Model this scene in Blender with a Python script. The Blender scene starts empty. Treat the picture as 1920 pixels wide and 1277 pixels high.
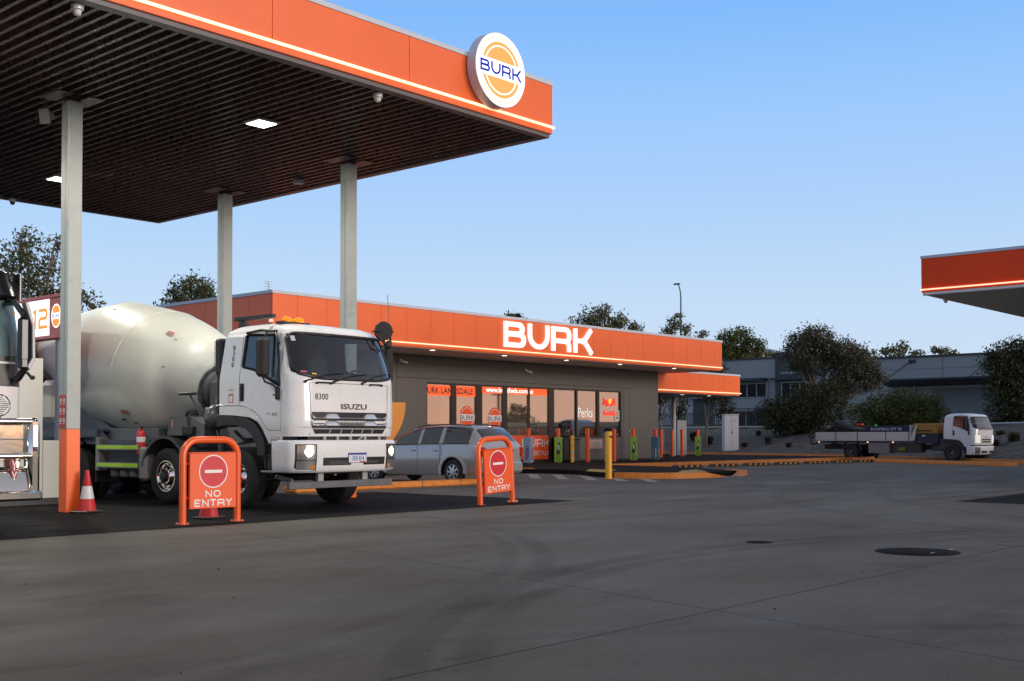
import bpy, bmesh, math, random
from math import sin, cos, pi, radians, atan2, sqrt
from mathutils import Vector, Matrix, noise
import numpy as np
random.seed(7)
scene = bpy.context.scene
COL = scene.collection
# ------------------------------------------------------------------ camera
cd = bpy.data.cameras.new('camera'); cam = bpy.data.objects.new('camera', cd); COL.objects.link(cam)
scene.camera = cam
YAW, PIT, ROL, FPX = 0.721116, 0.0277817, -0.0020816, 2204.99
fw = Vector((cos(YAW)*cos(PIT), sin(YAW)*cos(PIT), sin(PIT)))
rt = Vector((sin(YAW), -cos(YAW), 0)); up = rt.cross(fw)
r2 = rt*cos(ROL)+up*sin(ROL); u2 = -rt*sin(ROL)+up*cos(ROL)
cam.matrix_world = Matrix(((r2.x, u2.x, -fw.x, 0), (r2.y, u2.y, -fw.y, 0), (r2.z, u2.z, -fw.z, 1.25), (0, 0, 0, 1)))
cd.sensor_width = 36; cd.lens = FPX/1920*36; cd.shift_y = 118.23/1920
cd.clip_start = 0.1; cd.clip_end = 3000
# ------------------------------------------------------------------ world
SUN_AZ, SUN_EL = radians(166), radians(9)      # compass style: (sin, cos)
w = bpy.data.worlds.new('World'); scene.world = w; w.use_nodes = True
nt = w.node_tree; nd = nt.nodes; lk = nt.links
bg = nd['Background']; bg.inputs[1].default_value = 0.1
sky = nd.new('ShaderNodeTexSky'); sky.sky_type = 'NISHITA'; sky.sun_disc = False
sky.sun_elevation = SUN_EL; sky.sun_rotation = SUN_AZ; sky.ozone_density = 4.0; sky.air_density = 1.0; sky.dust_density = 0.6
tc = nd.new('ShaderNodeTexCoord'); sep = nd.new('ShaderNodeSeparateXYZ'); lk.new(tc.outputs['Generated'], sep.inputs[0])
def ramp(nd, stops, interp='LINEAR'):
    r = nd.new('ShaderNodeValToRGB'); e = r.color_ramp.elements; r.color_ramp.interpolation = interp
    while len(e) < len(stops): e.new(0.5)
    for i, (p, c) in enumerate(stops):
        e[i].position = p; e[i].color = (c[0], c[1], c[2], 1)
    return r
zr = ramp(nd, [(0.0, (.72, .81, .96)), (0.11, (.605, .78, 1.01)), (0.19, (.465, .70, 1.03)), (0.26, (.375, .645, 1.07)), (0.34, (.25, .54, 1.06)), (0.46, (.27, .43, .74)), (0.62, (.34, .38, .46)), (1.0, (.36, .37, .42))])
lk.new(sep.outputs[2], zr.inputs[0])
# evening glow low over the horizon behind the camera
gl = nd.new('ShaderNodeVectorMath'); gl.operation = 'DOT_PRODUCT'; lk.new(tc.outputs['Generated'], gl.inputs[0])
gl.inputs[1].default_value = (sin(SUN_AZ), cos(SUN_AZ), 0)
gr = ramp(nd, [(0.0, (0, 0, 0)), (0.42, (.45, .45, .45)), (1.0, (1, 1, 1))]); lk.new(gl.outputs['Value'], gr.inputs[0])
ge = ramp(nd, [(0.0, (1.35, .66, .38)), (0.10, (1.28, .72, .48)), (0.25, (.95, .72, .66)), (0.5, (.52, .50, .56)), (0.9, (.36, .37, .42))]); lk.new(sep.outputs[2], ge.inputs[0])
mx = nd.new('ShaderNodeMix'); mx.data_type = 'RGBA'; lk.new(gr.outputs[0], mx.inputs['Factor']); lk.new(zr.outputs[0], mx.inputs['A']); lk.new(ge.outputs[0], mx.inputs['B'])
sc = nd.new('ShaderNodeVectorMath'); sc.operation = 'SCALE'; sc.inputs['Scale'].default_value = 10.0; lk.new(mx.outputs['Result'], sc.inputs[0])
mm = nd.new('ShaderNodeMix'); mm.data_type = 'RGBA'; mm.inputs['Factor'].default_value = 0.9
lk.new(sky.outputs[0], mm.inputs['A']); lk.new(sc.outputs[0], mm.inputs['B']); lk.new(mm.outputs['Result'], bg.inputs[0])
# ------------------------------------------------------------------ sun (last glow, very soft)
sl = bpy.data.lights.new('sun', 'SUN'); sl.energy = 2.1; sl.angle = radians(25); sl.color = (1, .92, .84)
so = bpy.data.objects.new('sun', sl); COL.objects.link(so); so.location = (0, -20, 30)
sd = Vector((sin(SUN_AZ)*cos(SUN_EL), cos(SUN_AZ)*cos(SUN_EL), sin(SUN_EL)))
so.rotation_euler = sd.to_track_quat('Z', 'Y').to_euler()
scene.view_settings.view_transform = 'Standard'; scene.view_settings.look = 'None'
scene.view_settings.exposure = 0.0; scene.view_settings.gamma = 1.0
scene.cycles.max_bounces = 6; scene.cycles.transparent_max_bounces = 12
# ------------------------------------------------------------------ materials
MATS = {}
def mat(name, col, rough=0.5, metal=0.0, var=0.0, vscale=3.0, bump=0.0, bscale=40.0, coat=0.0, emit=None, estr=0.0, stretch=(1, 1, 1), rvar=0.0, spec=0.5, dirt=0.0):
    if name in MATS: return MATS[name]
    m = bpy.data.materials.new(name); m.use_nodes = True; n = m.node_tree.nodes; l = m.node_tree.links
    b = n['Principled BSDF']; b.inputs['Base Color'].default_value = (*col, 1); b.inputs['Roughness'].default_value = rough
    b.inputs['Metallic'].default_value = metal; b.inputs['Coat Weight'].default_value = coat; b.inputs['Coat Roughness'].default_value = 0.05
    b.inputs['Specular IOR Level'].default_value = spec
    t = n.new('ShaderNodeTexCoord'); mp = n.new('ShaderNodeMapping'); l.new(t.outputs['Object'], mp.inputs[0]); mp.inputs['Scale'].default_value = stretch
    if var or rvar or dirt:
        nz = n.new('ShaderNodeTexNoise'); nz.inputs['Scale'].default_value = vscale; nz.inputs['Detail'].default_value = 6; nz.inputs['Roughness'].default_value = .6
        l.new(mp.outputs[0], nz.inputs[0])
    if var:
        r = ramp(n, [(0.25, tuple(c*(1-var) for c in col)), (0.75, tuple(min(1, c*(1+var)) for c in col))]); l.new(nz.outputs[0], r.inputs[0])
        out = r.outputs[0]
        if dirt:
            nz2 = n.new('ShaderNodeTexNoise'); nz2.inputs['Scale'].default_value = vscale*3.1; nz2.inputs['Detail'].default_value = 8
            l.new(mp.outputs[0], nz2.inputs[0])
            r3 = ramp(n, [(0.55, (0, 0, 0)), (0.72, (1, 1, 1))]); l.new(nz2.outputs[0], r3.inputs[0])
            mu = n.new('ShaderNodeMath'); mu.operation = 'MULTIPLY'; mu.inputs[1].default_value = dirt; l.new(r3.outputs[0], mu.inputs[0])
            mi = n.new('ShaderNodeMix'); mi.data_type = 'RGBA'; l.new(mu.outputs[0], mi.inputs['Factor']); l.new(out, mi.inputs['A'])
            mi.inputs['B'].default_value = (col[0]*.45, col[1]*.42, col[2]*.36, 1); out = mi.outputs['Result']
        l.new(out, b.inputs['Base Color'])
    if rvar:
        r = ramp(n, [(0.3, (max(0, rough-rvar),)*3), (0.7, (min(1, rough+rvar),)*3)]); l.new(nz.outputs[0], r.inputs[0]); l.new(r.outputs[0], b.inputs['Roughness'])
    if bump:
        bz = n.new('ShaderNodeTexNoise'); bz.inputs['Scale'].default_value = bscale; bz.inputs['Detail'].default_value = 5; l.new(mp.outputs[0], bz.inputs[0])
        bp = n.new('ShaderNodeBump'); bp.inputs['Strength'].default_value = bump; bp.inputs['Distance'].default_value = 0.02
        l.new(bz.outputs[0], bp.inputs['Height']); l.new(bp.outputs[0], b.inputs['Normal'])
    if emit:
        b.inputs['Emission Color'].default_value = (*emit, 1); b.inputs['Emission Strength'].default_value = estr
    MATS[name] = m; return m
def glass(name, tint=(.6, .65, .65), refl=0.06, rough=0.02):
    if name in MATS: return MATS[name]
    m = bpy.data.materials.new(name); m.use_nodes = True; n = m.node_tree.nodes; l = m.node_tree.links
    n.remove(n['Principled BSDF'])
    tr = n.new('ShaderNodeBsdfTransparent'); tr.inputs[0].default_value = (*tint, 1)
    gb = n.new('ShaderNodeBsdfGlossy'); gb.inputs[0].default_value = (1, 1, 1, 1); gb.inputs['Roughness'].default_value = rough
    fr = n.new('ShaderNodeLayerWeight'); fr.inputs[0].default_value = 0.5
    pw = n.new('ShaderNodeMath'); pw.operation = 'POWER'; l.new(fr.outputs['Facing'], pw.inputs[0]); pw.inputs[1].default_value = 3.0
    ma = n.new('ShaderNodeMath'); ma.operation = 'MULTIPLY_ADD'; l.new(pw.outputs[0], ma.inputs[0]); ma.inputs[1].default_value = .8; ma.inputs[2].default_value = refl
    mi = n.new('ShaderNodeMixShader'); l.new(ma.outputs[0], mi.inputs[0]); l.new(tr.outputs[0], mi.inputs[1]); l.new(gb.outputs[0], mi.inputs[2])
    l.new(mi.outputs[0], n['Material Output'].inputs[0]); MATS[name] = m; return m

ORANGE = mat('orange_panel', (.90, .15, .026), .38, var=.05, vscale=.7, rvar=.06)
ORPIPE = mat('orange_powder_coat', (.85, .115, .018), .32, coat=.3, var=.07, vscale=6)
CAPW = mat('pale_flashing', (.55, .60, .66), .45, var=.05)
STRIP = mat('led_strip', (1, .8, .6), .4, emit=(1, .60, .32), estr=1.35)
DECK = mat('dark_soffit', (.10, .066, .060), .30, metal=.5, rvar=.08, vscale=8)
TRIM = mat('grey_trim', (.13, .115, .12), .35, var=.06)
COLP = mat('column_paint', (.34, .375, .365), .38, var=.05, vscale=2, rvar=.06, dirt=.25)
WHITE = mat('white_paint', (.74, .745, .73), .22, coat=.6, var=.03, vscale=1.5, rvar=.05)
TWHITE = mat('truck_white', (.76, .78, .785), .22, coat=.6, var=.03, vscale=2, rvar=.05, dirt=.10)
DRUMW = mat('drum_white', (.63, .655, .59), .40, coat=.05, var=.06, vscale=1.1, rvar=.08, dirt=.16)
WALL = mat('taupe_wall', (.125, .112, .104), .6, var=.06, vscale=1.2)
BLACK = mat('black_plastic', (.018, .018, .02), .42, bump=.05, bscale=120)
RUBBER = mat('tyre_rubber', (.016, .016, .016), .75, var=.3, vscale=9, bump=.15, bscale=30)
DGREY = mat('dark_grey_metal', (.045, .048, .052), .5, var=.2, vscale=5, rvar=.1)
MGREY = mat('mid_grey_paint', (.115, .125, .135), .42, var=.15, vscale=3, rvar=.1, dirt=.3)
LGREY = mat('light_grey_paint', (.33, .34, .36), .42, var=.08, vscale=3, dirt=.2)
CHROME = mat('chrome', (.80, .80, .80), .09, metal=1.0, rvar=.05, vscale=8)
ALU = mat('aluminium', (.55, .55, .54), .32, metal=.9, var=.1, vscale=4)
SILVER = mat('silver_car_paint', (.40, .39, .40), .30, metal=.45, coat=.8, var=.03, vscale=2)
BGLASS = mat('dark_glass', (.012, .015, .018), .05, spec=.8)
DPANE = mat('dark_pane', (.008, .010, .013), .25, spec=.12)
CABGL = glass('cab_glass', (.55, .62, .64), .07)
STGL = glass('store_glass', (.66, .61, .56), .34)
LIME = mat('lime_reflective', (.42, .75, .02), .4, emit=(.42, .75, .02), estr=.0)
SIGNW = mat('sign_white', (.82, .82, .82), .4)
SIGNR = mat('sign_red', (.62, .022, .035), .4)
KERBO = mat('kerb_orange', (.60, .20, .025), .6, var=.22, vscale=3.5, bump=.2, bscale=30, dirt=.5)
YEL = mat('yellow_paint', (.80, .40, .015), .4, var=.08, vscale=4)
AMBER = mat('amber_lens', (.85, .28, .01), .12, emit=(1, .3, .01), estr=.25)
REDL = mat('red_lens', (.35, .01, .01), .15)
HEADL = mat('headlight_lit', (1, 1, 1), .2, emit=(.92, 1, .85), estr=5)
LAMPM = mat('lamp_lit', (1, 1, 1), .3, emit=(1, .97, .85), estr=9)
DOWNL = mat('downlight_lit', (1, 1, 1), .3, emit=(1, .88, .72), estr=5)
LEAF = None

def foliage(name, c0, c1, c2):
    if name in MATS: return MATS[name]
    m = bpy.data.materials.new(name); m.use_nodes = True; n = m.node_tree.nodes; l = m.node_tree.links
    b = n['Principled BSDF']; b.inputs['Roughness'].default_value = .55
    tl = n.new('ShaderNodeBsdfTranslucent'); ms = n.new('ShaderNodeMixShader'); ms.inputs[0].default_value = .35
    g = n.new('ShaderNodeNewGeometry'); r = ramp(n, [(0, c0), (.5, c1), (1, c2)]); l.new(g.outputs['Random Per Island'], r.inputs[0])
    l.new(r.outputs[0], b.inputs['Base Color']); b.inputs['Specular IOR Level'].default_value = .3
    l.new(r.outputs[0], tl.inputs[0]); l.new(b.outputs[0], ms.inputs[1]); l.new(tl.outputs[0], ms.inputs[2]); l.new(ms.outputs[0], n['Material Output'].inputs[0])
    MATS[name] = m; return m
# ------------------------------------------------------------------ mesh builder
ROOT = {}
class MB:
    def __init__(s): s.v = []; s.f = []; s.m = []
    def add(s, vs, fs, m=0):
        k = len(s.v); s.v += [tuple(v) for v in vs]; s.f += [tuple(i+k for i in f) for f in fs]; s.m += [m]*len(fs); return s
    def box(s, c, d, m=0, b=0.0, R=None):
        x, y, z = d[0]/2, d[1]/2, d[2]/2; c = Vector(c)
        if b <= 0:
            vs = [Vector((i*x, j*y, k*z)) for k in (-1, 1) for j in (-1, 1) for i in (-1, 1)]
            fs = [(0, 2, 3, 1), (4, 5, 7, 6), (0, 1, 5, 4), (2, 6, 7, 3), (0, 4, 6, 2), (1, 3, 7, 5)]
        else:
            b = min(b, x*.98, y*.98, z*.98); vs = []; idx = {}
            for i in (-1, 1):
                for j in (-1, 1):
                    for k in (-1, 1):
                        for a in range(3):
                            p = [i*(x-b), j*(y-b), k*(z-b)]; p[a] = (i*x, j*y, k*z)[a]
                            idx[(i, j, k, a)] = len(vs); vs.append(Vector(p))
            fs = []
            for a in range(3):
                u_, v_ = [(1, 2), (2, 0), (0, 1)][a]
                for sg in (-1, 1):
                    q = []
                    for (p, r) in ((-1, -1), (1, -1), (1, 1), (-1, 1)):
                        t = [0, 0, 0]; t[a] = sg; t[u_] = p; t[v_] = r; q.append(idx[(*t, a)])
                    fs.append(tuple(q if sg > 0 else q[::-1]))
            for a in range(3):
                for p in (-1, 1):
                    for r in (-1, 1):
                        u_, v_ = [(1, 2), (2, 0), (0, 1)][a]
                        t1 = [0, 0, 0]; t1[u_] = p; t1[v_] = r; t1[a] = -1; t2 = list(t1); t2[a] = 1
                        q = [idx[(*t1, u_)], idx[(*t2, u_)], idx[(*t2, v_)], idx[(*t1, v_)]]
                        fs.append(tuple(q if p*r < 0 else q[::-1]))
            for i in (-1, 1):
                for j in (-1, 1):
                    for k in (-1, 1):
                        q = [idx[(i, j, k, a)] for a in range(3)]; fs.append(tuple(q if i*j*k > 0 else q[::-1]))
        if R is not None: vs = [R @ v for v in vs]
        return s.add([v+c for v in vs], fs, m)
    def bb(s, x0, x1, y0, y1, z0, z1, m=0, b=0.0): return s.box(((x0+x1)/2, (y0+y1)/2, (z0+z1)/2), (abs(x1-x0), abs(y1-y0), abs(z1-z0)), m, b)
    def lathe(s, prof, o=(0, 0, 0), ax=(0, 0, 1), n=24, m=0, a0=0, a1=2*pi):
        o = Vector(o); ax = Vector(ax).normalized(); t = Vector((0, 0, 1)) if abs(ax.z) < .9 else Vector((1, 0, 0))
        u = ax.cross(t).normalized(); v = ax.cross(u); full = abs(a1-a0-2*pi) < 1e-6; k = n if full else n+1
        vs = []; fs = []
        for (h, r) in prof:
            for i in range(k):
                a = a0+(a1-a0)*i/n; vs.append(o+ax*h+(u*cos(a)+v*sin(a))*max(r, 1e-4))
        for j in range(len(prof)-1):
            for i in range(n):
                i2 = (i+1) % k; fs.append((j*k+i, (j+1)*k+i, (j+1)*k+i2, j*k+i2))
        return s.add(vs, fs, m)
    def cyl(s, p0, p1, r0, r1=None, n=16, m=0):
        p0, p1 = Vector(p0), Vector(p1); L = (p1-p0).length; r1 = r0 if r1 is None else r1
        return s.lathe([(0, 0), (0, r0), (L, r1), (L, 0)], p0, p1-p0, n, m)
    def tube(s, pts, r, n=8, m=0):
        pts = [Vector(p) for p in pts]; vs = []; fs = []; N = len(pts); pu = None
        for i, p in enumerate(pts):
            d = (pts[min(i+1, N-1)]-pts[max(i-1, 0)]).normalized()
            if pu is None:
                t = Vector((0, 0, 1)) if abs(d.z) < .9 else Vector((1, 0, 0)); pu = d.cross(t).normalized()
            else: pu = (pu-d*pu.dot(d)).normalized()
            v = d.cross(pu); rr = r[i] if isinstance(r, (list, tuple)) else r
            if 0 < i < N-1:
                c = (pts[i]-pts[i-1]).normalized().dot((pts[i+1]-pts[i]).normalized()); 
            for k in range(n):
                a = 2*pi*k/n; vs.append(p+(pu*cos(a)+v*sin(a))*rr)
        for i in range(N-1):
            for k in range(n): fs.append((i*n+k, i*n+(k+1) % n, (i+1)*n+(k+1) % n, (i+1)*n+k))
        fs.append(tuple(range(n))[::-1]); fs.append(tuple((N-1)*n+k for k in range(n)))
        return s.add(vs, fs, m)
    def prism(s, poly, ax, a, b, m=0):
        # poly: 2D points; ax 'x': (y,z), 'y': (x,z), 'z': (x,y)
        def P(p, t): return {'x': (t, p[0], p[1]), 'y': (p[0], t, p[1]), 'z': (p[0], p[1], t)}[ax]
        n = len(poly); vs = [P(p, a) for p in poly]+[P(p, b) for p in poly]
        ar = sum(poly[i][0]*poly[(i+1) % n][1]-poly[(i+1) % n][0]*poly[i][1] for i in range(n))
        flip = (ar > 0) != (ax == 'y'); flip = flip != (b < a)
        fs = [tuple(range(n)), tuple(range(2*n-1, n-1, -1))]+[(i, i+n, (i+1) % n+n, (i+1) % n) for i in range(n)]
        if flip: fs = [f[::-1] for f in fs]
        return s.add(vs, fs, m)
    def grid(s, rows, m=0, flip=False):
        k = len(rows[0]); vs = [p for r in rows for p in r]; fs = []
        for j in range(len(rows)-1):
            for i in range(k-1):
                f = (j*k+i, j*k+i+1, (j+1)*k+i+1, (j+1)*k+i); fs.append(f[::-1] if flip else f)
        return s.add(vs, fs, m)
    def build(s, name, mats, parent=None, ang=35, w=False, bev=0.0, T=None):
        me = bpy.data.meshes.new(name)
        vs = s.v
        if T is not None: vs = [tuple(T @ Vector(v)) for v in vs]
        if w and parent is not None:
            o = ROOT.get(parent.name, (0, 0, 0)); vs = [(v[0]-o[0], v[1]-o[1], v[2]-o[2]) for v in vs]
        me.from_pydata(vs, [], s.f)
        if not isinstance(mats, (list, tuple)): mats = [mats]
        for q in mats: me.materials.append(q)
        me.polygons.foreach_set('material_index', s.m)
        me.polygons.foreach_set('use_smooth', [ang > 0]*len(me.polygons)); me.update()
        if ang > 0: me.set_sharp_from_angle(angle=radians(ang))
        o = bpy.data.objects.new(name, me); COL.objects.link(o)
        if parent is not None:
            o.parent = parent; ROOT[o.name] = ROOT.get(parent.name, (0, 0, 0))
        if bev > 0:
            b = o.modifiers.new('bevel', 'BEVEL'); b.width = bev; b.segments = 2; b.limit_method = 'ANGLE'; b.angle_limit = radians(40)
        return o
def tag(o, label=None, cat=None, group=None, kind=None):
    if label: o['label'] = label
    if cat: o['category'] = cat
    if group: o['group'] = group
    if kind: o['kind'] = kind
    return o
def thing(name, label, cat, loc=(0, 0, 0), rz=0.0, group=None):
    o = bpy.data.objects.new(name, None); COL.objects.link(o); o.location = loc; o.rotation_euler = (0, 0, rz); o.empty_display_size = .3
    ROOT[o.name] = tuple(loc); return tag(o, label, cat, group)
def copy_tree(o, parent=None):
    c = o.copy(); COL.objects.link(c); c.parent = parent
    for ch in list(o.children): copy_tree(ch, c)
    return c
# flat frame: origin, right, up -> out normal
class Frame:
    def __init__(s, o, r, u=(0, 0, 1)): s.o = Vector(o); s.r = Vector(r).normalized(); s.u = Vector(u).normalized(); s.n = s.r.cross(s.u)
    def p(s, x, y, z=0.0): return s.o+s.r*x+s.u*y+s.n*z
def arc(cx, cy, rx, ry, a0, a1, n=8): return [(cx+rx*cos(radians(a0+(a1-a0)*i/n)), cy+ry*sin(radians(a0+(a1-a0)*i/n))) for i in range(n+1)]
GL = {
 'B': (1.3, [[(.1, 0), (.1, 1)], [(.1, .9), (.88, .9)]+arc(.88, .73, .2, .17, 80, -80)+[(.88, .54), (.1, .53)], [(.1, .515), (.93, .515)]+arc(.93, .31, .24, .205, 85, -85)+[(.93, .1), (.1, .1)]]),
 'U': (1.32, [[(.1, 1), (.1, .55)]+arc(.64, .55, .54, .45, 184, 356, 14)+[(1.18, .55), (1.18, 1)]]),
 'R': (1.3, [[(.1, 0), (.1, 1)], [(.1, .9), (.9, .9)]+arc(.9, .66, .24, .24, 85, -85)+[(.9, .42), (.1, .42)], arc(.86, .2, .26, .22, 75, 5, 6)+[(1.12, 0)]]),
 'K': (1.3, [[(.1, 0), (.1, 1)], [(.1, .5), (.62, .5)], [(.56, .44), (.72, .55), (1.16, 1)], [(.56, .54), (.74, .46), (1.2, 0)]]),
 'N': (1.2, [[(.08, 0), (.08, .95), (1.02, .05), (1.02, 1)]]),
 'O': (1.35, [arc(.6, .5, .54, .44, 90, 450, 24)]),
 'E': (1.15, [[(1.05, .93)]+[(.3, .93)]+arc(.3, .7, .23, .23, 95, 175, 5)+[(.07, .3)]+arc(.3, .3, .23, .23, 185, 265, 5)+[(1.0, .07)], [(.07, .5), (.9, .5)]]),
 'T': (1.1, [[(0, .93), (1.0, .93)], [(.5, .93), (.5, 0)]]),
 'Y': (1.1, [[(0, 1), (.5, .5), (1.02, 1)], [(.5, .55), (.5, 0)]]),
 'L': (1.0, [[(.08, 1), (.08, .07), (.9, .07)]]),
 'A': (1.2, [[(0, 0), (.5, .96), (.6, .96), (1.1, 0)], [(.22, .3), (.88, .3)]]),
 'D': (1.25, [[(.08, .07), (.08, .93), (.7, .93)]+arc(.7, .5, .4, .43, 80, -80, 10)+[(.7, .07), (.08, .07)]]),
 'S': (1.15, [[(1.0, .93), (.28, .93)]+arc(.28, .72, .2, .21, 95, 265, 8)+[(.78, .5)]+arc(.8, .285, .2, .215, 85, -85, 8)+[(.05, .07)]]),
 '1': (.6, [[(.05, .85), (.3, .93), (.3, 0)]]),
 '2': (1.15, [[(.05, .93), (.75, .93)]+arc(.75, .72, .22, .21, 80, -80, 6)+[(.3, .5)]+arc(.3, .3, .22, .21, 95, 175, 5)+[(.08, .07), (1.0, .07)]]),
 '0': (1.15, [arc(.52, .5, .44, .44, 90, 450, 20)]), ' ': (.6, []),
}
def ribbon(mb, fr, pts, hw, d, z0, m=0):
    n = len(pts); L = []; R_ = []
    closed = (Vector(pts[0])-Vector(pts[-1])).length < 1e-4
    for i in range(n):
        p = Vector(pts[i]); a = Vector(pts[i-1]) if i > 0 else (Vector(pts[-2]) if closed else None); b = Vector(pts[i+1]) if i < n-1 else (Vector(pts[1]) if closed else None)
        d1 = (p-a).normalized() if a is not None else (b-p).normalized(); d2 = (b-p).normalized() if b is not None else d1
        t = (d1+d2).normalized(); nn = Vector((-t.y, t.x)); k = 1/max(.45, nn.dot(Vector((-d1.y, d1.x)))); L.append(p+nn*hw*k); R_.append(p-nn*hw*k)
    vs = [fr.p(q.x, q.y, z0+d) for q in L]+[fr.p(q.x, q.y, z0+d) for q in R_]+[fr.p(q.x, q.y, z0) for q in L]+[fr.p(q.x, q.y, z0) for q in R_]
    fs = []
    for i in range(n-1):
        fs += [(n+i, n+i+1, i+1, i), (i, i+1, 2*n+i+1, 2*n+i), (n+i+1, n+i, 3*n+i, 3*n+i+1)]
    fs += [(0, 2*n, 3*n, n), (n-1, 2*n-1, 4*n-1, 3*n-1)]
    mb.add(vs, fs, m)
def glyphs(mb, fr, text, x, y, h, hw, d, z0, m=0, gap=.12, wx=1.0, center=False):
    tot = sum(GL[c][0]+gap for c in text)-gap
    if center: x = x-tot*h*wx/2
    k = 0
    for c in text:
        w_, st = GL[c]
        for s_ in st:
            ribbon(mb, fr, [(x+px*h*wx, y+py*h) for px, py in s_], hw, d+k*.0007, z0, m); k = (k+1) % 5
        x += (w_+gap)*h*wx
def text(mb, fr, body, x, y, size, z=.004, m=0, center=True, sx=1.0, bold=0.0):
    cu = bpy.data.curves.new('t', 'FONT'); cu.body = body; cu.size = size; cu.resolution_u = 2; cu.offset = bold
    if center: cu.align_x = 'CENTER'
    ob = bpy.data.objects.new('t', cu); COL.objects.link(ob); dg = bpy.context.evaluated_depsgraph_get(); dg.update()
    me = bpy.data.meshes.new_from_object(ob.evaluated_get(dg)); vs = [fr.p(x+v.co.x*sx, y+v.co.y, z) for v in me.vertices]
    mb.add(vs, [tuple(p.vertices) for p in me.polygons], m); COL.objects.unlink(ob); bpy.data.objects.remove(ob); bpy.data.curves.remove(cu); bpy.data.meshes.remove(me)
def disc(mb, fr, cx, cy, r, z, m=0, n=40, r0=0.0, a0=0, a1=360, ry=None):
    k = ry/r if ry else 1
    if r0 > 0:
        vs = []; fs = []
        for i in range(n+1):
            a = radians(a0+(a1-a0)*i/n); vs += [fr.p(cx+r*cos(a), cy+r*k*sin(a), z), fr.p(cx+r0*cos(a), cy+r0*k*sin(a), z)]
        for i in range(n): fs.append((2*i+1, 2*i, 2*i+2, 2*i+3))
        mb.add(vs, fs, m)
    else:
        mb.add([fr.p(cx+r*cos(radians(a0+(a1-a0)*i/n)), cy+r*k*sin(radians(a0+(a1-a0)*i/n)), z) for i in range(n+(0 if a1-a0 == 360 else 1))], [tuple(range(n+(0 if a1-a0 == 360 else 1)))], m)
def rect(mb, fr, x0, x1, y0, y1, z, m=0): mb.add([fr.p(x0, y0, z), fr.p(x1, y0, z), fr.p(x1, y1, z), fr.p(x0, y1, z)], [(0, 1, 2, 3)], m)
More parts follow.
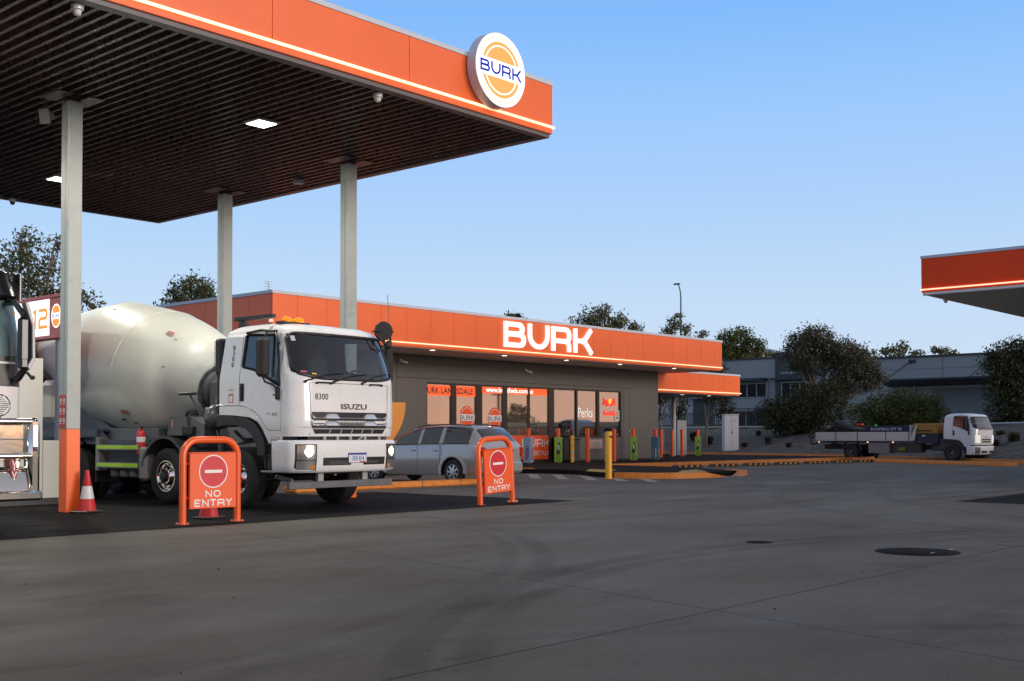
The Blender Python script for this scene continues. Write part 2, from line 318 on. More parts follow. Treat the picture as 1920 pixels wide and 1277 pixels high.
# ================================================================== GROUND
def ground_mat():
    m = bpy.data.materials.new('concrete_apron'); m.use_nodes = True; n = m.node_tree.nodes; l = m.node_tree.links; b = n['Principled BSDF']
    t = n.new('ShaderNodeTexCoord'); 
    def nz(scale, stretch, det=6, rough=.6, rot=0):
        mp = n.new('ShaderNodeMapping'); l.new(t.outputs['Object'], mp.inputs[0]); mp.inputs['Scale'].default_value = stretch; mp.inputs['Rotation'].default_value = (0, 0, rot)
        q = n.new('ShaderNodeTexNoise'); q.inputs['Scale'].default_value = scale; q.inputs['Detail'].default_value = det; q.inputs['Roughness'].default_value = rough; l.new(mp.outputs[0], q.inputs[0]); return q.outputs[0]
    def rp(src, stops): r = ramp(n, stops); l.new(src, r.inputs[0]); return r.outputs[0]
    def mul(a, c, f=1.0):
        x = n.new('ShaderNodeMix'); x.data_type = 'RGBA'; x.blend_type = 'MULTIPLY'; x.inputs['Factor'].default_value = f; l.new(a, x.inputs['A']); l.new(c, x.inputs['B']); return x.outputs['Result']
    base = rp(nz(.42, (1, 1, 1), 9, .62), [(.28, (.134, .122, .105)), (.5, (.153, .143, .126)), (.72, (.170, .161, .143))])
    s1 = rp(nz(.33, (.8, 1, 1), 7, .6, .4), [(.38, (.80, .75, .70)), (.56, (1.0, 1.0, 1.0))])      # old brownish spill clouds
    s2 = rp(nz(.9, (.45, 1.1, 1), 8, .68, .25), [(.34, (.76, .73, .70)), (.46, (1, 1, 1))])
    s3 = rp(nz(3.4, (.7, 1.2, 1), 8, .72, -.3), [(.30, (.60, .58, .56)), (.40, (1, 1, 1))])
    sp = rp(nz(14, (1, 1, 1), 2, .4), [(.215, (.30, .28, .27)), (.245, (1, 1, 1))])
    sp2 = rp(nz(38, (1, 1, 1), 2, .4), [(.24, (.45, .43, .42)), (.28, (1, 1, 1))])
    fine = rp(nz(90, (1, 1, 1), 4, .7), [(.3, (.72, .72, .72)), (.7, (1.06, 1.06, 1.06))])
    grn = rp(nz(22, (1, 1, 1), 6, .8), [(.32, (.80, .79, .78)), (.5, (1, 1, 1)), (.7, (1.10, 1.10, 1.10))]); base = mul(base, grn)
    c = mul(base, s1, .9); c = mul(c, s2, .85); c = mul(c, s3, .8); c = mul(c, sp, .8); c = mul(c, sp2, .6); c = mul(c, fine)
    sx = n.new('ShaderNodeSeparateXYZ'); l.new(t.outputs['Object'], sx.inputs[0])
    def math(op, a, b_=None, c_=None):
        q = n.new('ShaderNodeMath'); q.operation = op
        for i, v in enumerate((a, b_, c_)):
            if v is None: continue
            if isinstance(v, (int, float)): q.inputs[i].default_value = v
            else: l.new(v, q.inputs[i])
        return q.outputs[0]
    wob = nz(1.3, (1, 1, 1), 3); wx = math('MULTIPLY_ADD', wob, .05, -.025)
    def joint(a_, b_, c_, wid):    # line a x + b y = c
        d = math('ABSOLUTE', math('ADD', math('ADD', math('MULTIPLY', sx.outputs[0], a_), math('MULTIPLY_ADD', sx.outputs[1], b_, -c_)), wx))
        return math('LESS_THAN', d, wid)
    # tyre scuffs: broken arcs left by turning trucks
    tn = nz(1.1, (1, 1, 1), 6, .7); tt = math('SUBTRACT', rp(tn, [(.36, (.15, .15, .15)), (.58, (1, 1, 1))]), 0.0)
    ts = None
    for cx, cy, rad, wd, am in ((10.56, -1.87, 8.97, .16, .75), (10.56, -1.87, 8.60, .13, .6), (2.0, 16.5, 11.4, .14, .55), (2.0, 16.5, 11.05, .11, .45), (18, 30, 19.5, .18, .5), (18, 30, 17.3, .18, .5), (-2, -6, 13.2, .12, .45), (30, -2, 14.0, .2, .5), (30, -2, 16.1, .2, .5), (4.95, 8.05, .0, .42, .6), (5.7, 5.55, .0, .10, .8), (8.9, 6.95, .0, .10, .8), (9.4, 10.4, .0, .35, .4), (3.5, 5.8, .0, .40, .5)):
        dd = math('SQRT', math('ADD', math('POWER', math('ADD', sx.outputs[0], -cx), 2.0), math('POWER', math('ADD', sx.outputs[1], -cy), 2.0)))
        e = math('MULTIPLY', math('SUBTRACT', 1.0, math('MINIMUM', 1.0, math('POWER', math('DIVIDE', math('ABSOLUTE', math('ADD', dd, -rad)), wd), 4.0))), am)
        ts = e if ts is None else math('MAXIMUM', ts, e)
    ts = math('MULTIPLY', math('MULTIPLY', ts, tt), .45)
    xs = n.new('ShaderNodeMix'); xs.data_type = 'RGBA'; l.new(ts, xs.inputs['Factor']); l.new(c, xs.inputs['A']); xs.inputs['B'].default_value = (.022, .021, .020, 1); c = xs.outputs['Result']
    js = None
    for j in ((0.0, 1.0, 4.5, .011), (.973, -.231, 6.08, .010), (.973, -.231, 13.2, .008), (0.0, 1.0, 9.12, .04), (0, 1, -2.5, .01), (0, 1, 12.1, .006), (.973, -.231, 21.5, .012)):
        q = joint(*j)
        if j[3] == .04: q = math('MULTIPLY', q, math('GREATER_THAN', sx.outputs[0], 22.5))
        js = q if js is None else math('MAXIMUM', js, q)
    x = n.new('ShaderNodeMix'); x.data_type = 'RGBA'; l.new(math('MULTIPLY', js, .75), x.inputs['Factor']); l.new(c, x.inputs['A']); x.inputs['B'].default_value = (.012, .012, .012, 1)
    l.new(x.outputs['Result'], b.inputs['Base Color'])
    rr = rp(nz(.9, (.4, 1, 1), 5), [(.35, (.58,)*3), (.65, (.78,)*3)]); l.new(rr, b.inputs['Roughness']); b.inputs['Specular IOR Level'].default_value = .08
    bp = n.new('ShaderNodeBump'); bp.inputs['Strength'].default_value = .12; bp.inputs['Distance'].default_value = .01; l.new(nz(26, (1, 1, 1), 6, .7), bp.inputs['Height']); l.new(bp.outputs[0], b.inputs['Normal'])
    return m
CONC = ground_mat()
ASPH = mat('dark_asphalt', (.0068, .0066, .0064), .8, var=.28, vscale=2.2, bump=.25, bscale=60, rvar=.12, dirt=.15, stretch=(.6, 1.4, 1), spec=.10)
ASPH2 = mat('dark_asphalt_path', (.010, .0095, .0095), .85, var=.3, vscale=3, bump=.3, bscale=50, spec=.1)
MULCH = mat('garden_mulch', (.075, .069, .064), .95, var=.75, vscale=1.6, bump=1.0, bscale=3.5, dirt=.75)
GRASS = mat('short_grass', (.12, .16, .035), .9, var=.45, vscale=2.5, bump=.6, bscale=22)
FARG = mat('far_ground', (.08, .08, .06), .9, var=.4, vscale=.05)
def sheet(name, poly, z, m, zb=None, mats=None):
    b = MB()
    if zb is None: b.add([(x, y, z) for x, y in poly], [tuple(range(len(poly)))])
    else: b.prism(poly, 'z', zb, z)
    return tag(b.build(name, m, ang=0), kind='structure')
g = MB(); g.add([(-150, -150, 0), (400, -150, 0), (400, 400, 0), (-150, 400, 0)], [(0, 1, 2, 3)])
tag(g.build('ground', CONC, ang=0), kind='structure')
g = MB(); g.add([(-2500, -2500, -.3), (2500, -2500, -.3), (2500, 2500, -.3), (-2500, 2500, -.3)], [(0, 1, 2, 3)])
tag(g.build('terrain', FARG, ang=0), kind='structure')
sheet('asphalt_slab', [(-40, 14.12), (17.9, 14.12), (17.9, 19.9), (16.2, 19.9), (16.2, 60), (-40, 60)], .004, ASPH)
sheet('asphalt_slab', [(22.2, 8.4), (60, 8.9), (60, -30), (20.2, -30)], .004, ASPH)
# store footpath with kerb and the path peninsula
sheet('footpath', [(24, 28.0), (34, 27.5), (37, 27.3), (43, 26.9), (50, 26.5), (57.3, 26.0), (58.6, 30), (60, 39.5), (60, 70), (12, 70), (12, 33), (22, 29)], .15, ASPH2, 0.0)
sheet('path', [(28.3, 21.0), (29.3, 19.3), (33.0, 19.3), (33.6, 20.2), (35.5, 23.4), (36.6, 27.3), (29.0, 27.9), (30.4, 25.2), (30.2, 23.8), (29.2, 22.5)], .145, ASPH2, 0.0)
def kerb(name, pts, wd=.3, h=.17, m=KERBO, lab=None, taper=(False, False)):
    b = MB(); n = len(pts)
    prof = [(-wd/2, 0), (-wd/2+.02, h-.05), (-wd/2+.06, h), (wd/2-.02, h), (wd/2, 0)]; rows = []
    for i, p in enumerate(pts):
        a = Vector(pts[max(0, i-1)]); c = Vector(pts[min(n-1, i+1)]); d = (c-a).normalized(); nn = Vector((d.y, -d.x)); k = 1.0
        if (i == 0 and taper[0]) or (i == n-1 and taper[1]): k = .05
        rows.append([(p[0]-nn.x*q*-1, p[1]-nn.y*q*-1, z*k+.002) for q, z in prof])
    b.grid(rows)
    b.add([], []); 
    k = len(prof); b.f.append(tuple(range(k))); b.m.append(0); b.f.append(tuple((n-1)*k+i for i in range(k))[::-1]); b.m.append(0)
    # joint grooves as thin dark lines
    for i in range(n-1):
        L = (Vector(pts[i+1])-Vector(pts[i])).length; d = (Vector(pts[i+1])-Vector(pts[i])).normalized(); nn = Vector((d.y, -d.x)); q = 2.2
        if (taper[0] and i == 0) or (taper[1] and i == n-2): continue
        while q < L-.6:
            c = Vector(pts[i])+d*q; rr = [(c.x+nn.x*a, c.y+nn.y*a, z+.004) for a, z in prof]; r1 = [(p[0]+d.x*.012, p[1]+d.y*.012, p[2]) for p in rr]
            b.grid([rr, r1], m=1); q += 2.4
    o = b.build(name, [m, BLACK], ang=50)
    return tag(o, lab, 'kerb') if lab else tag(o, kind='structure')
kerb('kerb', [(34.5, 27.35), (37, 27.2), (43, 26.8), (50, 26.4), (57.3, 25.9)], lab='long orange painted kerb behind the rubber wheel stops', taper=(True, False))
kerb('kerb', [(28.25, 20.75), (28.5, 19.7), (29.2, 19.05), (30.0, 18.85), (31.2, 18.85)], lab='orange kerb of the path just right of the yellow bollard', taper=(False, True))
kerb('kerb', [(31.9, 18.85), (32.7, 19.05), (33.2, 19.8), (34.5, 21.5)], lab='short orange kerb at the pointed tip of the dark path', taper=(True, True))
kerb('kerb', [(28.6, 28.0), (29.9, 26.9), (30.5, 26.0), (30.6, 24.9)], lab='orange kerb curving down beside the grey wagon', taper=(False, True))
kerb('kerb', [(49.2, 16.3), (50.6, 19.4), (52.0, 22.0), (53.4, 24.2), (56.0, 26.4)], wd=.7, h=.14, lab='orange kerbed island in front of the tray truck')
kerb('kerb', [(66.0, 48), (67.0, 42.5), (65.8, 38), (64.0, 33.5), (61.8, 28.5), (58.5, 23.6), (54.6, 19.2), (50.5, 14.2), (47, 8)], lab='far orange kerb along the garden bed')
kerb('kerb', [(60.5, 39.0), (60.2, 35), (59.2, 30.4)], wd=.25, lab='orange kerb end behind the orange bollards by the store')
# kerbed island in front of the wagon
b = MB(); b.bb(16.4, 22.3, 20.78, 21.22, 0, .15, 0, .03); 
for i in range(4): b.bb(17.6+i*1.35, 17.612+i*1.35, 20.775, 21.1, .01, .1535, 1)
tag(b.build('kerb', [KERBO, BLACK]), 'straight orange kerb block between the mixer truck and the grey wagon', 'kerb')
RAMPY = mat('ramp_yellow', (.42, .30, .07), .75, var=.3, vscale=5, dirt=.4)
b = MB(); b.add([(29.35, 22.7, .15), (31.2, 24.0, .152), (31.0, 22.7, .152), (28.75, 21.5, .15)], [(0, 1, 2, 3)]); tag(b.build('road_marking', RAMPY, ang=0), kind='structure')
b = MB(); b.add([(29.5, 19.45, .15), (31.6, 20.6, .152), (32.9, 20.9, .152), (31.3, 19.45, .15)], [(0, 1, 2, 3)]); tag(b.build('road_marking', RAMPY, ang=0), kind='structure')
HATCH = mat('worn_white_marking', (.27, .26, .26), .7, var=.25, vscale=6)
b = MB()
for i in range(6):
    y0 = 26.4-i*1.05; b.add([(29.6, y0, .004), (26.5, y0-2.8, .004), (26.5, y0-3.2, .004), (29.6, y0-.4, .004)], [(0, 1, 2, 3)])
tag(b.build('road_marking', HATCH, ang=0), kind='structure')
b = MB(); b.add([(25.5, 18.6, .004), (25.75, 18.6, .004), (25.75, 22.4, .004), (25.5, 22.4, .004)], [(0, 1, 2, 3)])
tag(b.build('road_marking', mat('worn_blue_marking', (.07, .11, .24), .7, var=.3), ang=0), kind='structure')
# embankment, verge and grass behind the far kerb
KL = [(66.2, 60), (66.4, 48), (67.2, 42.5), (66.0, 38), (64.2, 33.5), (62.0, 28.5), (58.8, 23.6), (54.8, 19.2), (50.8, 14.2), (47.2, 8), (44, 0), (40, -12)]
rnd = random.Random(3)
def hill(d): return 0.1 if d < .3 else .1+1.85*min(1, (d-.3)/13.0)**.8 if d < 13.3 else 1.95+min(.6, (d-13.3)*.02)
rows = []; ds = [.1, .4, 1, 2, 3, 4.2, 5.5, 7, 8.5, 10, 11.5, 13, 14]
fine = []
for i in range(len(KL)-1):
    for k in range(6): fine.append((KL[i][0]+(KL[i+1][0]-KL[i][0])*k/6, KL[i][1]+(KL[i+1][1]-KL[i][1])*k/6))
fine.append(KL[-1])
for d in ds: rows.append([(x+d, y+d*.25, hill(d)+(rnd.uniform(-.06, .06) if d > .5 else 0)) for x, y in fine])
b = MB(); b.grid(rows, flip=True); tag(b.build('garden_bed', MULCH, ang=80), kind='structure')
b = MB(); b.grid([[(x+d, y+d*.25, hill(d)+.01) for x, y in fine] for d in (12.5, 15, 19)], flip=True); tag(b.build('grass', GRASS, ang=80), kind='structure')
b = MB(); b.grid([[(x+d, y+d*.25, hill(d)+(.0 if d > 19 else -.01)) for x, y in fine] for d in (18.8, 40, 120, 300)], flip=True); tag(b.build('verge', FARG, ang=80), kind='structure')

b = MB(); b.tube([(x+12.45, y+12.45*.25, hill(12.45)+.06) for x, y in fine], .07, 6); tag(b.build('garden_edging', mat('pale_concrete_edge', (.42, .41, .40), .8), ang=0), 'pale concrete edging between the garden bed and the grass', 'edging')
# manholes
def manhole(x, y, r, lab):
    b = MB(); b.lathe([(0, r), (.006, r), (.006, r-.03)], (x, y, 0), (0, 0, 1), 48, 0); b.lathe([(.003, r-.03), (.009, r-.04), (.009, .0)], (x, y, 0), (0, 0, 1), 48, 1)
    if r > .4:
        for a in range(2): b.bb(x-.12+a*.5, x-.04+a*.5, y-.22, y-.19, .009, .012, 2)
        for i in range(-5, 6):
            q = sqrt(max(0, (r-.1)**2-(i*.11)**2)); b.bb(x-q, x+q, y+i*.11-.008, y+i*.11+.008, .009, .0125, 0)
    tag(b.build('manhole_cover', [mat('cast_iron', (.012, .012, .013), .8, var=.3, spec=.1), mat('cast_iron_fill', (.009, .009, .010), .85, var=.3, vscale=12, bump=.3, spec=.1), ALU]), lab, 'manhole cover')
manhole(12.37, 5.09, .435, 'large round black manhole cover set in the concrete'); manhole(12.3, 6.96, .15, 'small round grey drain lid set in the concrete')
b = MB()
for cx, cy in ((14.1, 4.45), (15.6, 4.05)): b.lathe([(.0025, .40), (.004, .41), (.0025, .42)], (cx, cy, 0), (0, 0, 1), 40)
tag(b.build('road_marking', mat('black_sealant', (.012, .012, .012), .5), ang=0), kind='structure')

b = MB(); rr = random.Random(9)
for i in range(120):
    x = rr.uniform(3, 45); y = rr.uniform(1.5, 24)
    if y > 14 and x < 18.2 or (x > 22 and y < 8.6) or (y > 18 and x > 27) or (y > 20 and x > 16): continue
    r_ = rr.uniform(.004, .012)*(1+x*.02); a = rr.uniform(0, 6); b.box((x, y, r_*.3), (r_*rr.uniform(1, 2.4), r_, r_*.6), 0 if rr.random() < .8 else 1, r_*.2, Matrix.Rotation(a, 3, 'Z'))
tag(b.build('gravel_specks', [mat('grit_dark', (.03, .027, .024), .9), mat('grit_pale', (.35, .34, .32), .9)]), 'scattered grit and crumbs of leaf litter on the concrete', 'grit', kind='stuff')
# ================================================================== TRUCK CANOPY
ZC = 6.9; CX1, CY0, CY1, CX0 = 17.14, 14.05, 27.5, -14.0
can = thing('fuel_canopy', 'large orange forecourt canopy with dark ribbed underside over the concrete mixer truck', 'canopy', (5, 20, 0))
b = MB(); nx = [CX1]
x = 13.4
while x > CX0: nx.append(x); x -= 2.79
nx.append(CX0)
for i in range(len(nx)-1): b.bb(nx[i+1]+.006, nx[i]-.006, CY0-.02, CY0, 7.13, 7.885)
b.bb(CX0, CX1, CY0+.0, CY0+.06, 6.97, 7.89); b.bb(CX0, CX1, CY0-.012, CY0, 6.975, 7.06)
b.bb(CX1-.06, CX1, CY0+.06, CY1-.06, 6.97, 7.89); b.bb(CX0, CX1, CY1-.06, CY1, 6.97, 7.89); b.bb(CX0, CX0+.06, CY0+.06, CY1-.06, 6.97, 7.89)
b.build('fascia', ORANGE, can, w=True)
b = MB()
for (x0, x1, y0, y1) in ((CX0-.02, CX1+.02, CY0-.03, CY0+.12), (CX0-.02, CX1+.02, CY1-.12, CY1+.03), (CX1-.12, CX1+.03, CY0+.12, CY1-.12)): b.bb(x0, x1, y0, y1, 7.89, 7.97)
b.bb(CX0, CX1-.1, CY0+.1, CY1-.1, 7.6, 7.64); b.build('roof_cap', CAPW, can, w=True)
b = MB(); b.bb(CX0, CX1+.04, CY0-.05, CY0-.022, 7.068, 7.112); b.bb(CX1+.0, CX1+.035, CY0-.022, CY1+.02, 7.075, 7.105); b.bb(CX0, CX1+.035, CY1+.02, CY1+.045, 7.075, 7.105)
b.build('light_strip', STRIP, can, w=True)
b = MB()
for (x0, x1, y0, y1) in ((CX0, CX1-.03, CY0+.03, CY0+.2), (CX0, CX1-.03, CY1-.2, CY1-.03), (CX1-.2, CX1-.03, CY0+.2, CY1-.2)): b.bb(x0, x1, y0, y1, ZC, 6.975)
b.build('edge_trim', TRIM, can, w=True)
b = MB(); pitch = .205; x = CX0; prof = []
while x < CX1-.2:
    prof += [(x, 7.005), (x+.02, ZC+.03), (x+.075, ZC+.03), (x+.095, 7.005)]; x += pitch
prof.append((CX1-.19, 7.005))
b.grid([[(p[0], y, p[1]) for p in prof] for y in (CY0+.19, CY1-.19)]); b.bb(CX0, CX1-.1, CY0+.1, CY1-.1, 7.03, 7.06)
b.build('ribbed_soffit', DECK, can, ang=0, w=True)
def hazard_icons(b, fr, w_, h_):
    for j in range(3):
        for i in range(2): disc(b, fr, w_*(.27+.46*i), h_*(.84-.3*j), .033, .003, 1, 20); rect(b, fr, w_*(.27+.46*i)-.018, w_*(.27+.46*i)+.018, h_*(.84-.3*j)-.006, h_*(.84-.3*j)+.01, .0045, 2); rect(b, fr, w_*(.27+.46*i)-.025, w_*(.27+.46*i)+.025, h_*(.84-.3*j)-.065, h_*(.84-.3*j)-.05, .003, 1)
for k, (x, y) in enumerate(((9.84, 18.45), (15.97, 22.87), (15.90, 18.45), (3.7, 18.45), (3.7, 22.87), (9.84, 22.87+3.2))):
    b = MB(); s_ = .125; b.bb(x-s_, x+s_, y-s_, y+s_, 1.38, 6.86, 0, .012); b.bb(x-s_, x+s_, y-s_, y+s_, .0, 1.38, 1, .012); b.bb(x-.10, x+.10, y-.10, y+.10, 6.85, 7.0, 2)
    b.bb(x-s_-.002, x-s_+.02, y-.03, y-.024, 1.5, 6.5, 2)
    c = b.build('column', [COLP, ORANGE, DECK], can, w=True)
    if k == 0:
        b = MB(); fr = Frame((x-s_-.004, y+.12, 1.40), (0, -1, 0)); rect(b, fr, 0, .235, 0, .55, 0, 0); hazard_icons(b, fr, .235, .55); b.build('warning_plate', [mat('warning_red', (.45, .05, .03), .4), SIGNW, BLACK], c, w=True, ang=0)
    b = MB()
    for (x0, x1, y0, y1) in ((x-.42, x-.13, y-.32, y+.32), (x+.13, x+.42, y-.32, y+.32)): b.bb(x0, x1, y0, y1, 6.915, 6.93)
    b.build('cap_plate', TRIM, can, w=True)
def canopy_light(x, y, lab, z=ZC, e=200, group='square lamps under the fuel canopy'):
    t = thing('canopy_light', lab, 'ceiling light', (x, y, z), group=group)
    b = MB(); b.bb(-.24, .24, -.24, .24, -.006, .04, 0, .01); b.build('frame', LGREY, t)
    b = MB(); b.bb(-.19, .19, -.19, .19, -.014, -.004); b.build('diffuser', LAMPM, t)
    l = bpy.data.lights.new('lamp', 'AREA'); l.size = .36; l.energy = e; l.color = (1, .95, .84); lo = bpy.data.objects.new('lamp', l); COL.objects.link(lo); lo.parent = t; lo.location = (0, 0, -.03)
canopy_light(12.85, 17.3, 'bright square lamp in the canopy above the mixer cab')
canopy_light(12.7, 24.35, 'square lamp far back in the canopy behind the left column')
for x, y in ((6.9, 17.3), (6.9, 24.3), (1, 17.3)): canopy_light(x, y, 'square lamp in the canopy outside the left of the view')
def dome(x, y, z, lab, mt=None):
    t = thing('security_camera', lab, 'camera', (x, y, z)); b = MB(); b.lathe([(0, 0), (0, .085), (-.06, .08), (-.07, .06)], n=24); b.build('housing', WHITE, t)
    b = MB(); b.lathe([(-.06, .058), (-.10, .055), (-.13, .04), (-.148, 0)], n=20); b.build('lens_dome', mt or WHITE, t)
dome(7.7, 14.33, 6.9, 'white dome camera at the top left edge of the canopy'); dome(13.0, 14.36, 6.9, 'white dome camera under the canopy left of the round sign')
dome(13.02, 27.2, 6.9, 'small dark dome camera on the rear left edge of the canopy', BLACK)
t = thing('junction_box', 'grey junction box under the canopy between the two rear columns', 'box', (16.29, 20.58, 6.9)); b = MB(); b.lathe([(0, 0), (0, .13), (-.06, .13), (-.075, .11), (-.075, 0)], n=20); b.build('cover', LGREY, t)
t = thing('loudspeaker', 'pale horn loudspeaker hanging left of the front column top', 'speaker', (9.55, 18.75, 6.62), radians(200)); t.rotation_euler = (0, .25, radians(215))
b = MB(); b.prism([(-.10, -.05), (.02, -.06), (.10, -.13), (.10, .13), (.02, .06), (-.10, .05)], 'y', -.09, .09); b.build('horn', mat('speaker_grey', (.16, .155, .15), .5), t, bev=.01)
b = MB(); b.tube([(0, 0, .05), (0, 0, .3)], .018); b.box((0, 0, .04), (.08, .16, .03)); b.build('bracket', DGREY, t)
# round sign
rs = thing('round_sign', 'round illuminated white and orange sign on the front corner of the canopy', 'sign', (15.42, 13.9, 7.74))
R0 = .66; fr = Frame((0, -.1, 0), (1, 0, 0))
RIM = mat('sign_rim', (.60, .64, .70), .3, var=.03); LW = mat('sign_lit_white', (1, 1, 1), .4, emit=(1, 1, .98), estr=.75); LO = mat('sign_lit_orange', (.9, .35, .08), .4, emit=(1, .30, .07), estr=.62); LB = mat('sign_blue', (.005, .03, .42), .5, emit=(.005, .05, .6), estr=.25, spec=.1)
b = MB(); b.lathe([(-.10, R0), (.10, R0), (.105, R0-.015)], (0, 0, 0), (0, -1, 0), 64); b.lathe([(-.10, R0-.01), (-.10, 0)], (0, 0, 0), (0, -1, 0), 64); b.build('rim', RIM, rs)
b = MB(); disc(b, fr, 0, 0, R0-.01, .004, 0, 72); disc(b, fr, 0, 0, R0-.075, .006, 1, 72, R0-.09); 
for sg in (1, -1):
    for (ra, rb, z) in ((.50, .435, .006), (.41, 0, .0065)):
        hb = .155; a0 = math.degrees(math.asin(hb/ra)); pts = [(ra*cos(radians(a0+(180-2*a0)*i/30)), sg*ra*sin(radians(a0+(180-2*a0)*i/30))) for i in range(31)]
        if rb:
            a1 = math.degrees(math.asin(hb/rb)); q = [(rb*cos(radians(a1+(180-2*a1)*i/30)), sg*rb*sin(radians(a1+(180-2*a1)*i/30))) for i in range(31)]
            vs = [fr.p(*p, z) for p in pts]+[fr.p(*p, z) for p in q]; b.add(vs, [(i, i+1, 32+i, 31+i) if sg > 0 else (i, 31+i, 32+i, i+1) for i in range(30)], 1)
        else: b.add([fr.p(*p, z) for p in (pts if sg > 0 else pts[::-1])], [tuple(range(31))], 1)
b.build('face', [LW, LO], rs, ang=0)
b = MB(); glyphs(b, fr, 'BURK', 0, -.105, .21, .0175, .008, .006, center=True, wx=.92, gap=.14); b.build('lettering', LB, rs, ang=0)

# ================================================================== RIGHT CANOPY
c2 = thing('fuel_canopy', 'orange canopy with plain pale underside cut off by the right edge', 'canopy', (40, 5, 0))
X0, Y1, Z0 = 33.2, 13.45, 5.3
b = MB(); b.bb(X0, X0+.05, -14, Y1, 5.37, 6.34); b.bb(X0+.05, 58, Y1-.05, Y1, 5.37, 6.34); b.build('fascia', mat('gloss_orange_panel', (.95, .065, .006), .3, spec=.2, var=.12, vscale=.5), c2, w=True)
b = MB(); b.bb(X0-.02, X0+.1, -14, Y1+.02, 6.34, 6.42); b.bb(X0+.1, 58, Y1-.1, Y1+.02, 6.34, 6.42); b.build('roof_cap', CAPW, c2, w=True)
b = MB(); b.bb(X0-.035, X0-.003, -14, Y1+.03, 5.425, 5.46); b.build('light_strip', STRIP, c2, w=True)
b = MB(); b.bb(X0+.02, 58, -14, Y1-.03, Z0, 5.366); b.build('soffit', mat('pale_soffit', (.80, .78, .74), .5, var=.04), c2, w=True)
b = MB(); b.bb(X0+.05, X0+.11, -14, Y1-.02, Z0-.02, Z0-.002, 0); b.build('edge_trim', CAPW, c2, w=True)
for x, y in ((42, 8), (42, -6)):
    b = MB(); b.bb(x-.15, x+.15, y-.15, y+.15, 0, Z0-.004, 0, .01); b.build('column', COLP, c2, w=True)
dome(34.5, 13.25, 5.3, 'small grey dome camera under the corner of the right canopy')

# ================================================================== STORE
YW, YF, XL, XR = 32.3, 29.63, 22.45, 48.97
st = thing('store_building', 'low taupe service station shop with a broad orange fascia and glass front', 'shop', (36, 34, 0))
b = MB()
WX0, WX1, WZ1 = 31.78, 44.45, 3.34
b.bb(24.6, WX0, YW, YW+.2, .15, 4.36); b.bb(WX1, 47.45, YW, YW+.2, .15, 4.36); b.bb(WX0, WX1, YW, YW+.2, WZ1, 4.36)
b.bb(39.35, WX1, YW+.02, YW+.2, .15, 1.2)                          # low wall under the right windows
b.bb(24.6, 24.8, YW+.2, 56, .15, 4.36); b.bb(47.25, 47.45, YW+.2, 44, .15, 4.36); b.bb(24.8, 47.25, 43.8, 44, .15, 4.36)
for x, z0 in ((30.2, .15), (45.1, .15), (44.62, .15)): b.bb(x, x+.02, YW-.004, YW, z0, 4.36, 1)
b.bb(30.2, 45.1, YW-.02, YW, 3.5, 4.36, 0); b.bb(30.2, 45.12, YW-.024, YW, 3.475, 3.5, 1)
b.bb(39.4, 44.6, YW-.002, YW+.02, 1.19, 1.205, 1)
for x in (40.2, 41.0, 41.8, 43.4): b.bb(x, x+.01, YW+.012, YW+.02, .2, 1.18, 1)
b.bb(24.6, 47.47, YW-.008, YW, .15, .22, 1)
b.build('wall', [WALL, mat('wall_joint', (.05, .045, .042), .6)], st, w=True)
# fascia
b = MB(); w_ = 1.185; x = XR
while x > XL+.2:
    x2 = max(XL, x-w_) if x != XR else XR-.66
    b.bb(x2+.005, x-.005, YF, YF+.05, 4.40, 5.72); x = x2
b.bb(XL, XR, YF+.03, YF+.08, 4.37, 5.72); y = YF+.05
while y < 46: b.bb(XL, XL+.05, y+.005, y+1.18, 4.40, 5.72); y += 1.185
b.bb(XL+.03, XL+.06, YF+.08, 46, 4.37, 5.72); b.bb(XR-.05, XR, YF+.05, 46, 4.37, 5.72)
b.build('fascia', ORANGE, st, w=True)
b = MB(); b.bb(XL-.03, XR+.03, YF-.03, YF+.15, 5.72, 5.82); b.bb(XL-.03, XL+.15, YF+.15, 46, 5.72, 5.82); b.bb(XR-.15, XR+.03, YF+.15, 46, 5.72, 5.82); b.bb(XL+.1, XR-.1, YF+.1, 46, 5.3, 5.34)
b.build('roof_cap', CAPW, st, w=True)
b = MB(); b.bb(XL-.03, XR+.03, YF-.03, YF-.004, 4.49, 4.525); b.bb(XL-.03, XL-.002, YF-.004, 46, 4.49, 4.525); b.build('light_strip', STRIP, st, w=True)
b = MB(); b.bb(XL+.06, XR-.05, YF+.08, YW+.01, 4.355, 4.39); b.bb(XL+.06, 24.6, YW+.01, 46, 4.355, 4.39); b.bb(47.45, XR-.05, YW+.01, 46, 4.355, 4.39)
b.build('soffit', mat('store_soffit', (.78, .72, .68), .5, var=.05), st, w=True)
# BURK letters
fr = Frame((33.2, YF-.002, 4.64), (1, 0, 0)); b = MB(); glyphs(b, fr, 'BURK', .0, 0, .985, .092, .09, .0, m=0, wx=1.0, gap=.135); 
BL = b.build('lettering', [mat('letter_lit_white', (1, 1, 1), .4, emit=(1, .99, .97), estr=.65)], st, w=True, ang=0)
# orange wall decal
fr = Frame((28.86, YW-.004, 2.53), (1, 0, 0)); b = MB(); disc(b, fr, 0, 0, 1.8, .004, 0, 40, 1.12, 180, 360); disc(b, fr, 0, 0, 1.10, .004, 1, 40, 1.02, 180, 360); disc(b, fr, 0, 0, 1.0, .004, 2, 40, 0.001, 180, 360)
b.build('wall_decal', [mat('decal_orange', (.85, .33, .06), .45), SIGNW, mat('decal_red', (.55, .05, .02), .45)], st, w=True, ang=0)
